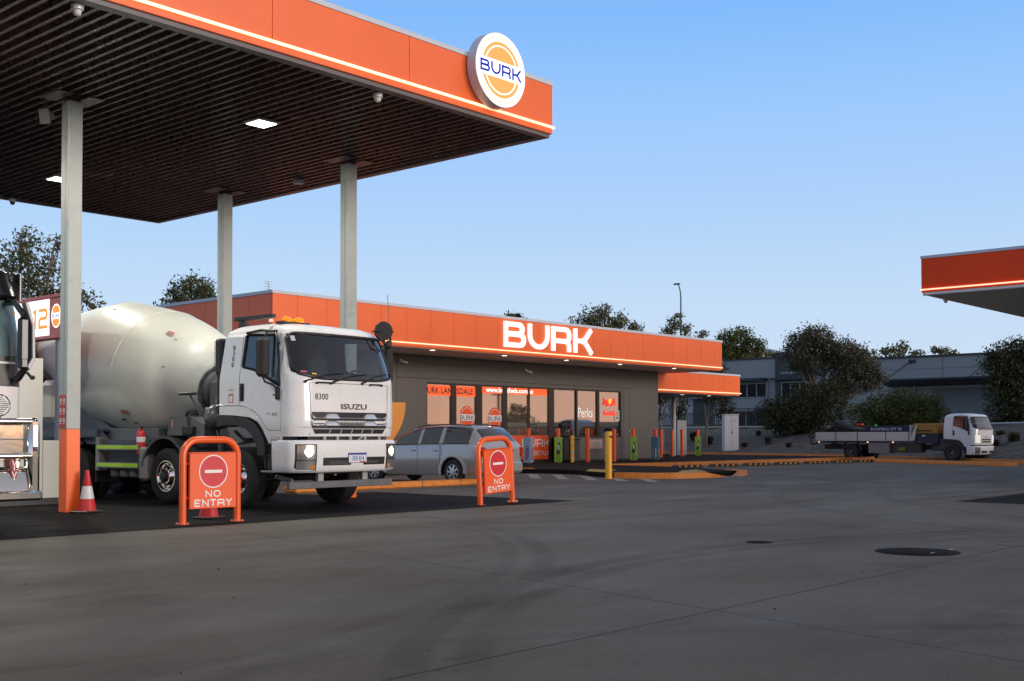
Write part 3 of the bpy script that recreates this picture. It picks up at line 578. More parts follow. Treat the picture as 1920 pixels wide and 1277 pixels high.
# window frames and panes
FRM = mat('bronze_frame', (.035, .030, .028), .35, metal=.3)
b = MB(); mull = [(31.78, 31.84), (33.15, 33.45), (34.58, 34.95), (36.20, 36.48), (37.83, 37.93), (39.18, 39.55), (41.08, 41.20), (42.62, 42.80), (44.38, 44.45)]
for i, (a, c) in enumerate(mull): b.bb(a, c, YW+.02, YW+.14, .15 if i < 6 else 1.2, WZ1, 0, .005)
b.bb(31.84, 44.38, YW+.03, YW+.13, WZ1-.07, WZ1); b.bb(31.84, 39.18, YW+.03, YW+.13, .15, .24); b.bb(39.55, 44.38, YW+.03, YW+.13, 1.2, 1.27)
b.build('window_frame', FRM, st, w=True)
for i in range(8):
    x0, x1 = mull[i][1], mull[i+1][0]; b = MB(); b.bb(x0, x1, YW+.075, YW+.085, .24 if i < 5 else 1.27, WZ1-.07); b.build('window_pane', STGL, st, w=True, ang=0)
# signs on the glass
OSG = mat('poster_orange', (.75, .085, .02), .4, emit=(.75, .085, .02), estr=.12)
b = MB(); b.bb(36.5, 39.17, YW+.05, YW+.07, .27, 1.28); b.build('window_sign', OSG, st, w=True)
fr = Frame((36.48, YW+.05, .27), (1, 0, 0)); b = MB(); glyphs(b, fr, 'BURK', .95, .52, .34, .032, .004, .001, wx=.98); glyphs(b, fr, 'LANDSDALE', .93, .17, .19, .015, .004, .001, wx=.88, gap=.13); b.build('window_lettering', SIGNW, st, w=True, ang=0)
def roundel(x, z, r, wd):
    fr = Frame((x, YW+.07, z), (1, 0, 0)); b = MB(); disc(b, fr, 0, 0, r, .004, 0, 36, ry=r*1.12); disc(b, fr, 0, 0, r*.86, .005, 1, 36, r*.82, ry=r*.96); rect(b, fr, -wd, wd, -.13, .13, .007, 1); text(b, fr, 'BURK', 0, -.1, .28, .009, 2, sx=1.2)
    b.build('glass_decal', [OSG, SIGNW, BLACK], st, w=True, ang=0)
roundel(34.1, 2.0, .42, .44); roundel(35.75, 1.98, .40, .42)
# red energy-drink neon, certificate sign
fr = Frame((43.62, YW+.04, 2.1), (1, 0, 0)); b = MB(); NR = mat('neon_red', (1, .05, .03), .4, emit=(1, .02, .015), estr=1.0); NY = mat('neon_yellow', (1, .6, .1), .4, emit=(1, .36, .02), estr=.8)
disc(b, fr, 0, .74, .13, .0, 1, 24)
for sg in (-1, 1):
    P = [(.07, .60), (.12, .76), (.22, .84), (.33, .80), (.38, .91), (.47, .94), (.44, .84), (.41, .76), (.47, .66), (.48, .58), (.38, .64), (.29, .66), (.22, .57), (.12, .54)]
    b.add([fr.p(sg*p[0], p[1]-.03, .004) for p in P], [tuple(range(len(P)))[::sg]], 0)
text(b, fr, 'Red Bull', 0, .10, .30, .004, 0, True, .85, .008); tag(b.build('neon_sign', [NR, NY], st, w=True, ang=0), 'glowing red and yellow neon window sign')
fr = Frame((44.02, YW+.06, 1.95), (1, 0, 0)); b = MB(); rect(b, fr, 0, .36, 0, .48, .0, 0); disc(b, fr, .18, .32, .08, .003, 1, 20, .04, ry=.11); rect(b, fr, .09, .27, .1, .17, .003, 2); b.build('window_notice', [mat('notice_cream', (.6, .72, .55), .5), mat('notice_orange', (.8, .2, .02), .5), mat('notice_blue', (.03, .08, .25), .5)], st, w=True, ang=0)
fr = Frame((41.25, YW+.07, 2.0), (1, 0, 0)); b = MB(); text(b, fr, 'Perks', .55, .1, .62, .0, 0, sx=.8); tag(b.build('glass_lettering', [mat('glowing_white_vinyl', (.85, .85, .8), .5, emit=(1, 1, .9), estr=.4)], st, w=True, ang=0))  # plain vinyl letters, no lamp; emission added so they show on the glass
# steel drawer
b = MB(); b.bb(41.95, 42.95, YW-.02, YW+.02, .68, 1.10, 0, .01); b.bb(42.06, 42.84, YW-.035, YW-.02, .74, 1.04, 0, .006); b.bb(42.1, 42.8, YW-.038, YW-.036, .77, 1.01, 1); b.build('night_pay_drawer', [mat('brushed_steel', (.75, .55, .45), .3, metal=.6), ALU], st, w=True)
b = MB(); b.bb(45.0, 45.12, YW-.04, YW, 1.42, 1.52, 0, .01); b.cyl((45.22, YW, 1.47), (45.22, YW-.05, 1.47), .06, m=1); b.build('call_point', [LGREY, mat('call_red', (.8, .12, .02), .4)], st, w=True)
# interior
INW = mat('interior_wall', (.45, .42, .38), .7); INF = mat('interior_floor', (.16, .15, .14), .35)
b = MB(); b.bb(24.8, 47.25, YW+.2, 43.8, .15, .19, 1); b.bb(24.8, 47.25, 43.6, 43.8, .19, 3.6, 0); b.bb(24.8, 47.25, YW+.2, 43.8, 3.6, 3.64, 2)
b.build('interior_shell', [INW, INF, mat('interior_ceiling', (.35, .34, .33), .8)], st, w=True)
b = MB(); b.bb(39.3, 39.42, YW+.2, 39, .19, 3.6, 0); b.bb(39.42, 44.2, YW+1.9, YW+2.0, .19, 3.6, 0)
b.bb(40.4, 41.4, YW+1.86, YW+1.895, 1.2, 2.9, 1); b.build('interior_partition', [mat('interior_dark', (.05, .045, .04), .6), mat('interior_orange', (.5, .07, .02), .6)], st, w=True)
for i, (x, y) in enumerate(((33, 35.5), (36.5, 35.5), (33, 39.5), (36.5, 39.5), (30, 37))):
    b = MB(); b.bb(x-.6, x+.6, y-.3, y+.3, 3.58, 3.597); b.build('ceiling_panel', DOWNL, st, w=True)
    l = bpy.data.lights.new('interior_lamp', 'AREA'); l.size = 1.0; l.energy = 420; l.color = (1, .86, .70); lo = bpy.data.objects.new('interior_lamp', l); COL.objects.link(lo); lo.location = (x, y, 3.5)
rnd = random.Random(11); PC = [mat('pack_'+n_, c, .5) for n_, c in (('red', (.5, .04, .02)), ('yellow', (.7, .45, .04)), ('blue', (.04, .12, .4)), ('white', (.7, .7, .7)), ('green', (.08, .35, .06)), ('brown', (.2, .09, .04)))]
for (x0, x1, y) in ((32.0, 34.6, 34.6), (35.3, 38.6, 35.2), (32, 38.5, 37.6)):
    t = thing('display_shelf', {34.6: 'low snack shelf just inside the left shop window', 35.2: 'low snack shelf inside the glass beside the orange sign', 37.6: 'long shelf of packets deeper in the shop'}[y], 'shelf', ((x0+x1)/2, y, .19))
    b = MB(); b.bb(x0, x1, y-.03, y+.03, .19, 1.45)
    for z in (.25, .65, 1.05, 1.4): b.bb(x0, x1, y-.35, y+.35, z, z+.03)
    b.build('rack', LGREY, t, w=True); b = MB()
    for z in (.28, .68, 1.08, 1.43):
        x = x0+.05
        while x < x1-.2:
            ww = rnd.uniform(.1, .28); hh = rnd.uniform(.15, .32); b.bb(x, x+ww-.02, y-.33, y-.06, z+.002, z+hh, rnd.randrange(6)); x += ww
    b.build('packets', PC, t, w=True, ang=0)
# banners in the shop
fr = Frame((31.86, YW+.35, 2.72), (1, 0, 0)); t = tag(None, None) if False else None
b = MB(); b.bb(31.84, 34.95, YW+.064, YW+.072, 2.84, 3.24, 0); f2 = Frame((31.84, YW+.064, 2.84), (1, 0, 0)); text(b, f2, 'BURK LANDSDALE', 1.22, .09, .33, .003, 1, True, 1.0, .008)
b.bb(34.95, 39.1, YW+.064, YW+.072, 3.0, 3.27, 0); f2 = Frame((34.95, YW+.064, 3.0), (1, 0, 0)); text(b, f2, 'www.burkfuels.com.au', 1.75, .06, .28, .003, 2, True, 1.15, .006)
b.build('window_banner', [mat('banner_orange', (.85, .1, .02), .5, emit=(1, .10, .015), estr=.75), BLACK, mat('banner_white', (1, 1, 1), .4, emit=(1, 1, 1), estr=.8)], st, w=True, ang=0)
# soffit downlights
def downlight(x, y, z, lab, group, e=14):
    t = thing('downlight', lab, 'ceiling light', (x, y, z), group=group); b = MB(); b.lathe([(0, .13), (-.012, .13), (-.012, .10)], n=24); b.build('bezel', WHITE, t)
    b = MB(); b.lathe([(-.012, .10), (-.012, 0)], n=24); b.build('lens', DOWNL, t)
    l = bpy.data.lights.new('lamp', 'AREA'); l.shape = 'DISK'; l.size = .18; l.energy = e; l.color = (1, .84, .66); lo = bpy.data.objects.new('lamp', l); COL.objects.link(lo); lo.parent = t; lo.location = (0, 0, -.03)
for x, s_ in ((26.0, 'hidden behind the mixer cab'), (29.8, 'just right of the mixer mirror'), (33.7, 'below the letter B'), (37.5, 'below the letter R'), (41.2, 'right of the letter K'), (45.4, 'nearest the right corner')):
    downlight(x, 30.0, 4.354, 'small round downlight in the shop soffit '+s_, 'round downlights in the shop soffit')
downlight(23.3, 38.5, 4.354, 'small round downlight in the side soffit above the pump island', 'round downlights in the shop soffit')
def bullet_cam(x, y, z, lab):
    t = thing('security_camera', lab, 'camera', (x, y, z)); b = MB(); b.lathe([(0, 0), (0, .07), (.03, .06), (.03, 0)], (0, 0, 0), (0, -1, 0), 16); b.tube([(0, 0, 0), (0, -.1, -.02)], .02); b.build('mount', WHITE, t)
    b = MB(); b.lathe([(-.05, 0), (-.05, .045), (.16, .05), (.2, .055), (.2, 0)], (0, -.1, -.04), (.8, -.5, -.2), 16); b.build('camera_body', WHITE, t)
bullet_cam(37.6, YW-.02, 4.02, 'small white bullet camera on the taupe wall below the big letters'); bullet_cam(30.4, YW-.02, 4.1, 'small white camera on the taupe wall beside the mixer mirror')
# lower side canopy
lc = thing('entry_canopy', 'lower orange canopy behind the right end of the shop', 'canopy', (52, 36, 0))
LX0, LX1, LY = 48.2, 56.05, 32.8
b = MB(); x = LX1; first = True
while x > LX0+.1:
    x2 = max(LX0, x-(.5 if first else 1.16)); first = False; b.bb(x2+.005, x-.005, LY, LY+.05, 3.45, 4.46); x = x2
b.bb(LX0, LX1, LY+.03, LY+.08, 3.42, 4.46); b.bb(LX1-.05, LX1, LY+.08, 43, 3.42, 4.46); b.build('fascia', ORANGE, lc, w=True)
b = MB(); b.bb(LX0, LX1+.03, LY-.03, LY+.15, 4.46, 4.56); b.bb(LX1-.1, LX1+.03, LY+.15, 43, 4.46, 4.56); b.build('roof_cap', CAPW, lc, w=True)
b = MB(); b.bb(LX0, LX1+.1, LY-.03, LY-.004, 3.52, 3.555); b.bb(LX1+.002, LX1+.03, LY, 43, 3.52, 3.555); b.build('light_strip', STRIP, lc, w=True)
b = MB(); b.bb(LX0, LX1-.05, LY+.08, 43, 3.40, 3.44); b.build('soffit', LGREY, lc, w=True)
b = MB(); b.cyl((55.3, 36.6, .15), (55.3, 36.6, 3.4), .13, n=20); b.cyl((50.2, 41.5, .15), (50.2, 41.5, 3.4), .13, n=20); b.build('post', LGREY, lc, w=True)
for i, x in enumerate((49.0, 51.6, 54.2)): downlight(x, 33.6, 3.399, 'round downlight in the lower canopy, '+('nearest the shop corner', 'in the middle', 'nearest the outer end')[i], 'round downlights in the lower canopy', 8)
b = MB(); b.bb(47.45, 49.0, 36.5, 36.6, .15, 3.4, 0); b.bb(47.6, 48.8, 36.44, 36.5, .2, 2.6, 1); b.build('side_door_wall', [mat('side_dark', (.03, .028, .027), .5), BGLASS], st, w=True)
# ================================================================== STREET FURNITURE
def no_entry(cx, y, tilt, lab, sc=1.0):
    t = thing('no_entry_sign', lab, 'sign', (cx, y, 0), tilt, group='orange no entry boards on the slab edge')
    W, H, r = .465*sc, 1.26, .052
    pts = [(-W, 0, 0), (-W, 0, H-.24)]+[(-W+.24-.24*cos(a), 0, H-.24+.24*sin(a)-r) for a in [radians(q) for q in (15, 30, 45, 60, 75, 90)]]
    pts[1] = (-W, 0, H-.24-r); pts = pts+[(-p[0], p[1], p[2]) for p in pts[::-1]]
    b = MB(); b.tube(pts, r, 14); b.build('hoop_frame', ORPIPE, t, ang=50)
    for sg in (-1, 1):
        b = MB(); b.lathe([(0, .105), (.012, .105), (.012, 0)], (sg*W, 0, 0), n=28)
        for a in (45, 135, 225, 315): b.lathe([(.012, .014), (.03, .014), (.03, 0)], (sg*W+.078*cos(radians(a)), .078*sin(radians(a)), 0), n=6, m=1)
        b.build('base_plate', [ORPIPE, ALU], t)
    b = MB(); w_ = W-.07; b.bb(-w_, w_, -.075, -.035, .215, 1.03, 0, .006); b.bb(-w_+.01, w_-.01, -.075, -.0, 1.005, 1.026); b.bb(-W, -w_+.02, -.012, .012, .36, .39); b.bb(-W, -w_+.02, -.012, .012, .85, .88); b.bb(w_, W, -.012, .012, .36, .39); b.bb(w_, W, -.012, .012, .85, .88)
    pn = b.build('sign_board', mat('sign_board_orange', (.86, .105, .018), .42, var=.03), t)
    fr = Frame((.0, -.075, .22), (1, 0, 0)); b = MB(); cy, R = .53, .24; disc(b, fr, 0, cy, R, .002, 0, 48); disc(b, fr, 0, cy, R-.017, .003, 1, 48); rect(b, fr, -.145, .145, cy-.022, cy+.022, .004, 0); b.build('no_entry_symbol', [SIGNW, SIGNR], pn, ang=0)
    b = MB(); glyphs(b, fr, 'NO', 0, .16, .095, .0095, .002, .001, center=True, gap=.22, wx=1.0); glyphs(b, fr, 'ENTRY', 0, .028, .098, .0095, .002, .001, center=True, gap=.18, wx=.98); b.build('lettering', SIGNW, pn, ang=0)
no_entry(9.98, 14.62, -.06, 'orange hooped NO ENTRY board in front of the mixer truck wheels', .98); no_entry(16.12, 14.55, .02, 'orange hooped NO ENTRY board in front of the grey wagon', .98)
bpy.data.objects['no_entry_sign'].rotation_euler = (0, 0, -.03); bpy.data.objects['no_entry_sign.001'].rotation_euler = (-.012, -.052, .03)
def cone(x, y, lab):
    t = thing('traffic_cone', lab, 'cone', (x, y, .004), .3, group='red and white traffic cones')
    b = MB(); b.bb(-.19, .19, -.19, .19, 0, .035, 0, .015); b.build('base', BLACK, t)
    CR = mat('cone_red', (.50, .025, .03), .45, var=.12, vscale=12)
    b = MB(); pr = [(.035, .145), (.24, .113)]; b.lathe([(.03, .152), (.05, .145), (.23, .112), (.235, .1095), (.435, .0725), (.44, .074), (.66, .036), (.69, .032), (.70, .022), (.69, 0)], n=32); b.build('cone_body', CR, t)
    b = MB(); b.lathe([(.23, .1125), (.44, .0745)], n=32); b.build('reflective_band', mat('reflective_white', (.62, .63, .65), .35, var=.08, vscale=10), t)
cone(9.98, 18.12, 'red and white traffic cone at the foot of the front canopy column'); cone(10.45, 15.35, 'red traffic cone behind the left NO ENTRY board, only its foot showing')

SLV = {'green': mat('sleeve_green', (.20, .42, .03), .5, var=.1), 'teal': mat('sleeve_teal', (.03, .17, .24), .5, var=.1), 'lilac': mat('sleeve_pale_blue', (.30, .42, .58), .5, var=.1)}
BOR = mat('bollard_orange', (.80, .10, .018), .4, var=.05, vscale=3)
PRN = [mat('print_dark', (.03, .03, .035), .5), mat('print_pink', (.5, .08, .2), .5), mat('print_pale', (.5, .6, .6), .5), mat('print_mauve', (.25, .14, .28), .5)]
def bollard(x, y, lab, sleeve=None, z=.15, h=1.42, rot=.35):
    t = thing('bollard', lab, 'bollard', (x, y, z), rot, group='orange bollards in front of the shop')
    b = MB(); b.lathe([(0, 0), (0, .09), (h-.02, .09), (h, .075), (h, 0)], n=24); b.build('post', BOR, t)
    if sleeve:
        b = MB(); b.bb(-.16, .16, -.16, .16, .03, 1.06, 0, .01); s_ = b.build('advert_sleeve', SLV[sleeve], t)
        b = MB()
        for fr in (Frame((-.16, -.162, .03), (1, 0, 0)), Frame((-.162, .16, .03), (0, -1, 0))):
            if sleeve == 'green':
                P = [(.06, .35), (.14, .28), (.22, .34), (.25, .6), (.22, .78), (.16, .82), (.12, .62)]; b.add([fr.p(p[0], p[1], .001) for p in P], [tuple(range(len(P)))], 0)
                rect(b, fr, .14, .2, .50, .7, .002, 2); text(b, fr, 'IGET', .17, .88, .1, .002, 2); rect(b, fr, .1, .13, .05, .25, .001, 0); rect(b, fr, .2, .23, .05, .25, .001, 0)
            elif sleeve == 'teal':
                rect(b, fr, .07, .13, .18, .48, .001, 1); disc(b, fr, .10, .5, .03, .0015, 1, 12, ry=.07); rect(b, fr, .18, .24, .1, .5, .001, 2); text(b, fr, 'VUSE', .16, .72, .09, .001, 1)
            else:
                P = [(.05, .1), (.2, .12), (.26, .42), (.22, .62), (.1, .55)]; b.add([fr.p(p[0], p[1], .001) for p in P], [tuple(range(len(P)))], 3); disc(b, fr, .16, .6, .05, .002, 0, 16, .035, ry=.11); text(b, fr, 'vu', .09, .88, .07, .001, 0)
        b.build('sleeve_print', PRN, s_, ang=0)
bollard(36.15, 30.9, 'orange bollard in a pale blue sleeve beside the BURK LANDSDALE window sign', 'lilac')
bollard(37.75, 30.65, 'orange bollard in a bright green sleeve, first green one from the left', 'green', rot=.75)
bollard(39.55, 30.5, 'plain orange bollard beside the yellow board under the coffee window')
bollard(41.15, 30.3, 'orange bollard almost hidden behind the tall yellow bollard')
bollard(43.0, 30.6, 'orange bollard in a bright green sleeve in front of the blank taupe wall', 'green', rot=.7)
bollard(44.75, 30.6, 'orange bollard in a teal sleeve at the shop corner', 'teal')
bollard(50.2, 34.0, 'plain orange bollard right beside the teal sleeve at the shop corner'); bollard(52.9, 35.1, 'plain dark orange bollard, middle one under the lower canopy'); bollard(54.0, 35.2, 'plain orange bollard just left of the lower canopy post', h=1.45)
bollard(55.1, 34.9, 'orange bollard in a bright green sleeve standing apart at the far right', 'green', rot=.6)
t = thing('bollard', 'tall yellow bollard with a black arrow mark, standing out in the yard', 'bollard', (27.64, 20.55, 0)); b = MB(); b.lathe([(0, 0), (0, .10), (1.36, .10), (1.385, .085), (1.385, 0)], n=28); b.build('post', YEL, t)
b = MB(); b.lathe([(0, .16), (.01, .16), (.014, .10)], n=24); b.build('base_flange', KERBO, t)
fr = Frame((-.065, -.085, 1.20), (.79, -.61, 0)); b = MB(); b.add([fr.p(-.02, .06, .01), fr.p(.05, .0, .022), fr.p(.11, .0, .01), fr.p(.07, .06, .022)], [(0, 1, 2, 3)]); b.build('arrow_mark', BLACK, t, ang=0)
# yellow board, bin
t = thing('advert_board', 'narrow yellow advert board left of the plain orange bollard', 'board', (38.95, 30.85, .15), .3); b = MB(); b.bb(-.16, .16, -.02, .02, .0, 1.12); p_ = b.build('board', mat('board_yellow', (.80, .45, .02), .45), t)
fr = Frame((-.16, -.02, 0), (1, 0, 0)); b = MB(); rect(b, fr, .01, .31, .36, .46, .001, 2); text(b, fr, 'BENSON', .16, .38, .085, .002, 0); text(b, fr, '$ 7', .2, .66, .16, .002, 0); rect(b, fr, .04, .26, .12, .22, .001, 2); rect(b, fr, .05, .27, .96, .99, .001, 0); b.build('board_print', PRN, p_, ang=0)
t = thing('waste_bin', 'dark grey service bin with squeegees against the dark shop window', 'bin', (39.3, 31.55, .15)); b = MB(); b.bb(.05, .75, -.25, .25, 0, .95, 0, .03); b.bb(-.4, .02, -.25, .25, .05, 1.05, 1, .03); b.build('cabinet', [DGREY, BLACK], t)
b = MB(); b.bb(.03, .77, -.27, .27, .95, 1.0, 0, .015); b.bb(-.42, .04, -.27, .27, 1.05, 1.3, 0, .06); b.build('lid', BLACK, t); b = MB()
for x in (-.3, -.1, .2): b.tube([(x, -.1, 1.2), (x+.05, -.15, 1.62)], .015); b.bb(x-.08, x+.14, -.17, -.13, 1.6, 1.64)
b.build('squeegee', DGREY, t)
# wheel stops
ws = thing('wheel_stop', 'x', 'wheel stop', (0, 0, 0), -.09, 'black rubber wheel stops with yellow reflectors along the orange kerb')
b = MB(); b.prism([(-.95, 0), (-.80, .13), (.80, .13), (.95, 0)], 'y', -.085, .085); b.build('rubber_block', BLACK, ws); b = MB()
for i in range(4):
    x = -.56+i*.37; b.add([(x-.07, -.088, .03), (x+.05, -.088, .03), (x+.09, -.088, .115), (x-.03, -.088, .115)], [(0, 1, 2, 3)]); b.add([(x-.03, -.08, .133), (x+.09, -.08, .133), (x+.09, .08, .133), (x-.03, .08, .133)], [(0, 1, 2, 3)])
b.build('reflector', mat('reflector_yellow', (.75, .33, .02), .4), ws, ang=0)
nm = ['nearest the path tip', 'second from the path tip', 'third from the path tip', 'in the middle of the row', 'third from the tray truck', 'second from the tray truck', 'nearest the tray truck']
for i, (x, y) in enumerate(((38.85, 25.1), (41.2, 24.9), (43.5, 24.7), (45.7, 24.5), (48.0, 24.3), (50.2, 24.1), (52.2, 23.9))):
    o = ws if i == 0 else copy_tree(ws); o.location = (x, y, 0); o['label'] = 'black and yellow wheel stop '+nm[i]
# white cabinet + small meter box
t = thing('electrical_cabinet', 'tall white electrical cabinet on the garden edge', 'cabinet', (67.5, 40.25, .2), -.75); b = MB(); b.bb(-.48, .48, -.3, .3, .05, 2.42, 0, .02); b.bb(-.52, .52, -.36, .36, 2.42, 2.47, 0, .01); b.build('housing', mat('cabinet_white', (.50, .50, .53), .45, var=.04), t)
b = MB(); b.bb(-.005, .005, -.305, -.3, .1, 2.38); b.bb(-.46, .46, -.303, -.3, .1, .11); b.bb(.05, .08, -.33, -.3, 1.2, 1.35); b.build('door_seam', DGREY, t); b = MB(); b.bb(-.6, .9, -.4, .4, -.3, .05); b.build('plinth', DGREY, t)
fr = Frame((0, -.302, 1.98), (1, 0, 0)); b = MB(); text(b, fr, 'MSB1', .15, 0, .18, .002, 0); b.build('lettering', LGREY, t, ang=0)
t = thing('meter_box', 'small grey meter box beside the lower canopy post', 'box', (56.6, 37.0, .15), -.6); b = MB(); b.bb(-.3, .3, -.2, .2, 0, 2.0, 0, .02); b.build('housing', mat('meter_grey', (.2, .22, .24), .5), t); b = MB(); b.bb(-.28, .28, -.215, -.2, .3, 1.95, 0, .01); b.build('door', mat('meter_door', (.28, .30, .32), .5), t)
# pump island with overhead sign
t = thing('diesel_dispenser', 'tall off-white diesel dispenser cabinet left of the front column', 'fuel pump', (11, 21.6, .05))
b = MB(); b.bb(9.75, 10.62, 20.9, 21.5, .12, 2.71, 0, .01); b.bb(10.625, 11.05, 20.9, 21.5, .12, 1.19, 0, .01); b.bb(9.76, 11.04, 20.897, 20.9, .24, .25, 1); b.bb(10.62, 10.625, 20.897, 21.4, .13, 1.18, 1)
b.build('cabinet', mat('dispenser_white', (.50, .49, .46), .45, var=.03, vscale=1), t, w=True); b = MB(); b.bb(9.85, 10.95, 20.95, 21.45, .0, .12); b.build('plinth', BLACK, t, w=True)
t = thing('pump_number_sign', 'long illuminated overhead lane sign numbered 12 behind the front column', 'sign', (11.15, 23, 3.13))
SGR = mat('sign_frame_red', (.42, .055, .03), .35, coat=.3); b = MB(); b.bb(11.0, 11.16, 20.98, 26.2, 3.17, 3.92, 0, .01); b.bb(10.97, 11.18, 20.96, 26.2, 3.90, 3.97, 0, .01); b.bb(10.97, 11.18, 20.96, 26.2, 3.12, 3.18, 0, .01); b.build('sign_box', SGR, t, w=True)
fr = Frame((10.998, 21.42, 3.18), (0, -1, 0)); LIT = mat('lit_sign_white', (1, 1, 1), .4, emit=(1, 1, 1), estr=.8)
b = MB(); rect(b, fr, -4.6, 0, .015, .715, .002, 0); LO2 = mat('lit_orange', (.9, .35, .03), .4, emit=(.95, .34, .02), estr=.55); LG2 = mat('lit_grey', (.2, .22, .25), .4, emit=(.22, .24, .28), estr=.6)
glyphs(b, fr, '12', -.66, .16, .38, .030, .003, .003, m=1, gap=.1, wx=.88)
for k, (x0, t1, t2) in enumerate(((-1.18, 'BURK', '0'), (-1.85, 'DSL', 'B5'))):
    rect(b, fr, x0, x0+.46, .44, .57, .003, 1); rect(b, fr, x0, x0+.46, .22, .42, .003, 2); rect(b, fr, x0+.1, x0+.44, .08, .19, .003, 2); text(b, fr, t2, x0+.25, .26, .16, .005, 0); text(b, fr, 'DIESEL', x0+.27, .1, .085, .005, 0); rect(b, fr, x0, x0+.46, .205, .212, .004, 1)
b.build('lit_face', [LIT, LO2, LG2], t, w=True, ang=0)
b = MB(); fr = Frame((10.996, 21.16, 3.55), (0, -1, 0)); disc(b, fr, 0, 0, .19, .002, 0, 32, ry=.23); disc(b, fr, 0, .1, .13, .004, 1, 24, ry=.10); disc(b, fr, 0, -.1, .13, .004, 1, 24, ry=.10); rect(b, fr, -.17, .17, -.06, .06, .005, 0); text(b, fr, 'BURK', 0, -.035, .11, .007, 2, sx=1.1)
b.build('roundel', [LIT, LO2, LB], t, w=True, ang=0)
for y in (21.2, 25.9): b = MB(); b.bb(11.03, 11.13, y-.05, y+.05, 0.004, 3.13, 0); b.build('support_post', mat('post_blue_grey', (.12, .14, .19), .45), t, w=True)


# ================================================================== TREES
LF = [foliage('leaf_olive', (.050, .060, .024), (.105, .115, .048), (.22, .21, .11)), foliage('leaf_dark', (.016, .023, .010), (.042, .050, .020), (.10, .105, .048)), foliage('leaf_grey', (.042, .044, .026), (.085, .082, .05), (.16, .148, .095)), foliage('leaf_bush', (.035, .048, .011), (.075, .092, .02), (.14, .155, .042))]
BARK = mat('bark', (.16, .13, .11), .85, var=.4, vscale=6, bump=.6, bscale=14)
nrng = np.random.default_rng(5)
def leaf_mesh(cl, n, size, droop=.0, asp=2.4):
    """cl: list of (cx,cy,cz,rx,ry,rz); leaf quads scattered in clumps inside each ellipsoid"""
    vol = np.array([c[3]*c[4]*c[5] for c in cl])**.75; cnt = (vol/vol.sum()*n).astype(int); P = []
    for c, k in zip(cl, cnt):
        nc = max(3, int(k/26)); d = nrng.normal(size=(nc, 3)); d /= np.linalg.norm(d, axis=1)[:, None]; r = nrng.uniform(.35, 1.0, nc)**.5; cc = d*r[:, None]*np.array(c[3:6])+np.array(c[:3])
        idx = nrng.integers(0, nc, k); sp = .17*min(c[3:6])+.10; P.append(cc[idx]+nrng.normal(size=(k, 3))*sp)
    P = np.vstack(P); N = len(P); a = nrng.normal(size=(N, 3)); a[:, 2] -= droop; a /= np.linalg.norm(a, axis=1)[:, None]; q = nrng.normal(size=(N, 3)); bb_ = np.cross(a, q); bb_ /= np.linalg.norm(bb_, axis=1)[:, None]
    s_ = size*nrng.uniform(.6, 1.4, N)[:, None]; A = a*s_*.5*asp**.5; B_ = bb_*s_*.5/asp**.5
    V = np.stack([P-A, P+B_*1.0-A*.1, P+A, P-B_*1.0-A*.1], 1).reshape(-1, 3); return V, N
def tree(x, y, zb, H, cl, n, size, lm, lab, name='gum_tree', cat='tree', trunk=.16, limbs=True, droop=.3, group='trees and bushes around the site'):
    t = thing(name, lab, cat, (x, y, zb), group=group); V, N = leaf_mesh(cl, n, size, droop); me = bpy.data.meshes.new('crown'); me.vertices.add(N*4); me.vertices.foreach_set('co', V.astype(np.float32).ravel())
    me.loops.add(N*4); me.loops.foreach_set('vertex_index', np.arange(N*4, dtype=np.int32)); me.polygons.add(N); me.polygons.foreach_set('loop_start', np.arange(N, dtype=np.int32)*4); me.polygons.foreach_set('loop_total', np.full(N, 4, dtype=np.int32)); me.update(calc_edges=True); me.materials.append(lm)
    o = bpy.data.objects.new('crown', me); COL.objects.link(o); o.parent = t
    b = MB(); rr = random.Random(int(x*7+y)); zt = min(c[2] for c in cl); base = [(0, 0, -.3), (rr.uniform(-.1, .1), rr.uniform(-.1, .1), zt*.45), (rr.uniform(-.25, .25), rr.uniform(-.25, .25), max(zt*.8, .2))]
    b.tube(base, [trunk*1.25, trunk, trunk*.8], 8)
    for c in cl:
        s_ = Vector(base[-1]) if not limbs or rr.random() < .6 else Vector(base[1]); e = Vector(c[:3]); m_ = s_.lerp(e, .5)+Vector((rr.uniform(-.3, .3), rr.uniform(-.3, .3), -.1)); rb = trunk*.45
        b.tube([s_, m_, e, e+Vector((rr.uniform(-.3, .3)*c[3], rr.uniform(-.3, .3)*c[4], c[5]*.7))], [rb*1.3, rb, rb*.6, rb*.15], 6)
        for _ in range(4):
            a_ = e.lerp(m_, rr.uniform(0, .5)); f_ = e+Vector((rr.uniform(-.9, .9)*c[3], rr.uniform(-.9, .9)*c[4], rr.uniform(-.5, .9)*c[5])); b.tube([a_, a_.lerp(f_, .5)+Vector((0, 0, .15)), f_], [rb*.4, rb*.28, rb*.08], 5)
    b.build('trunk', BARK, t, ang=60); return t
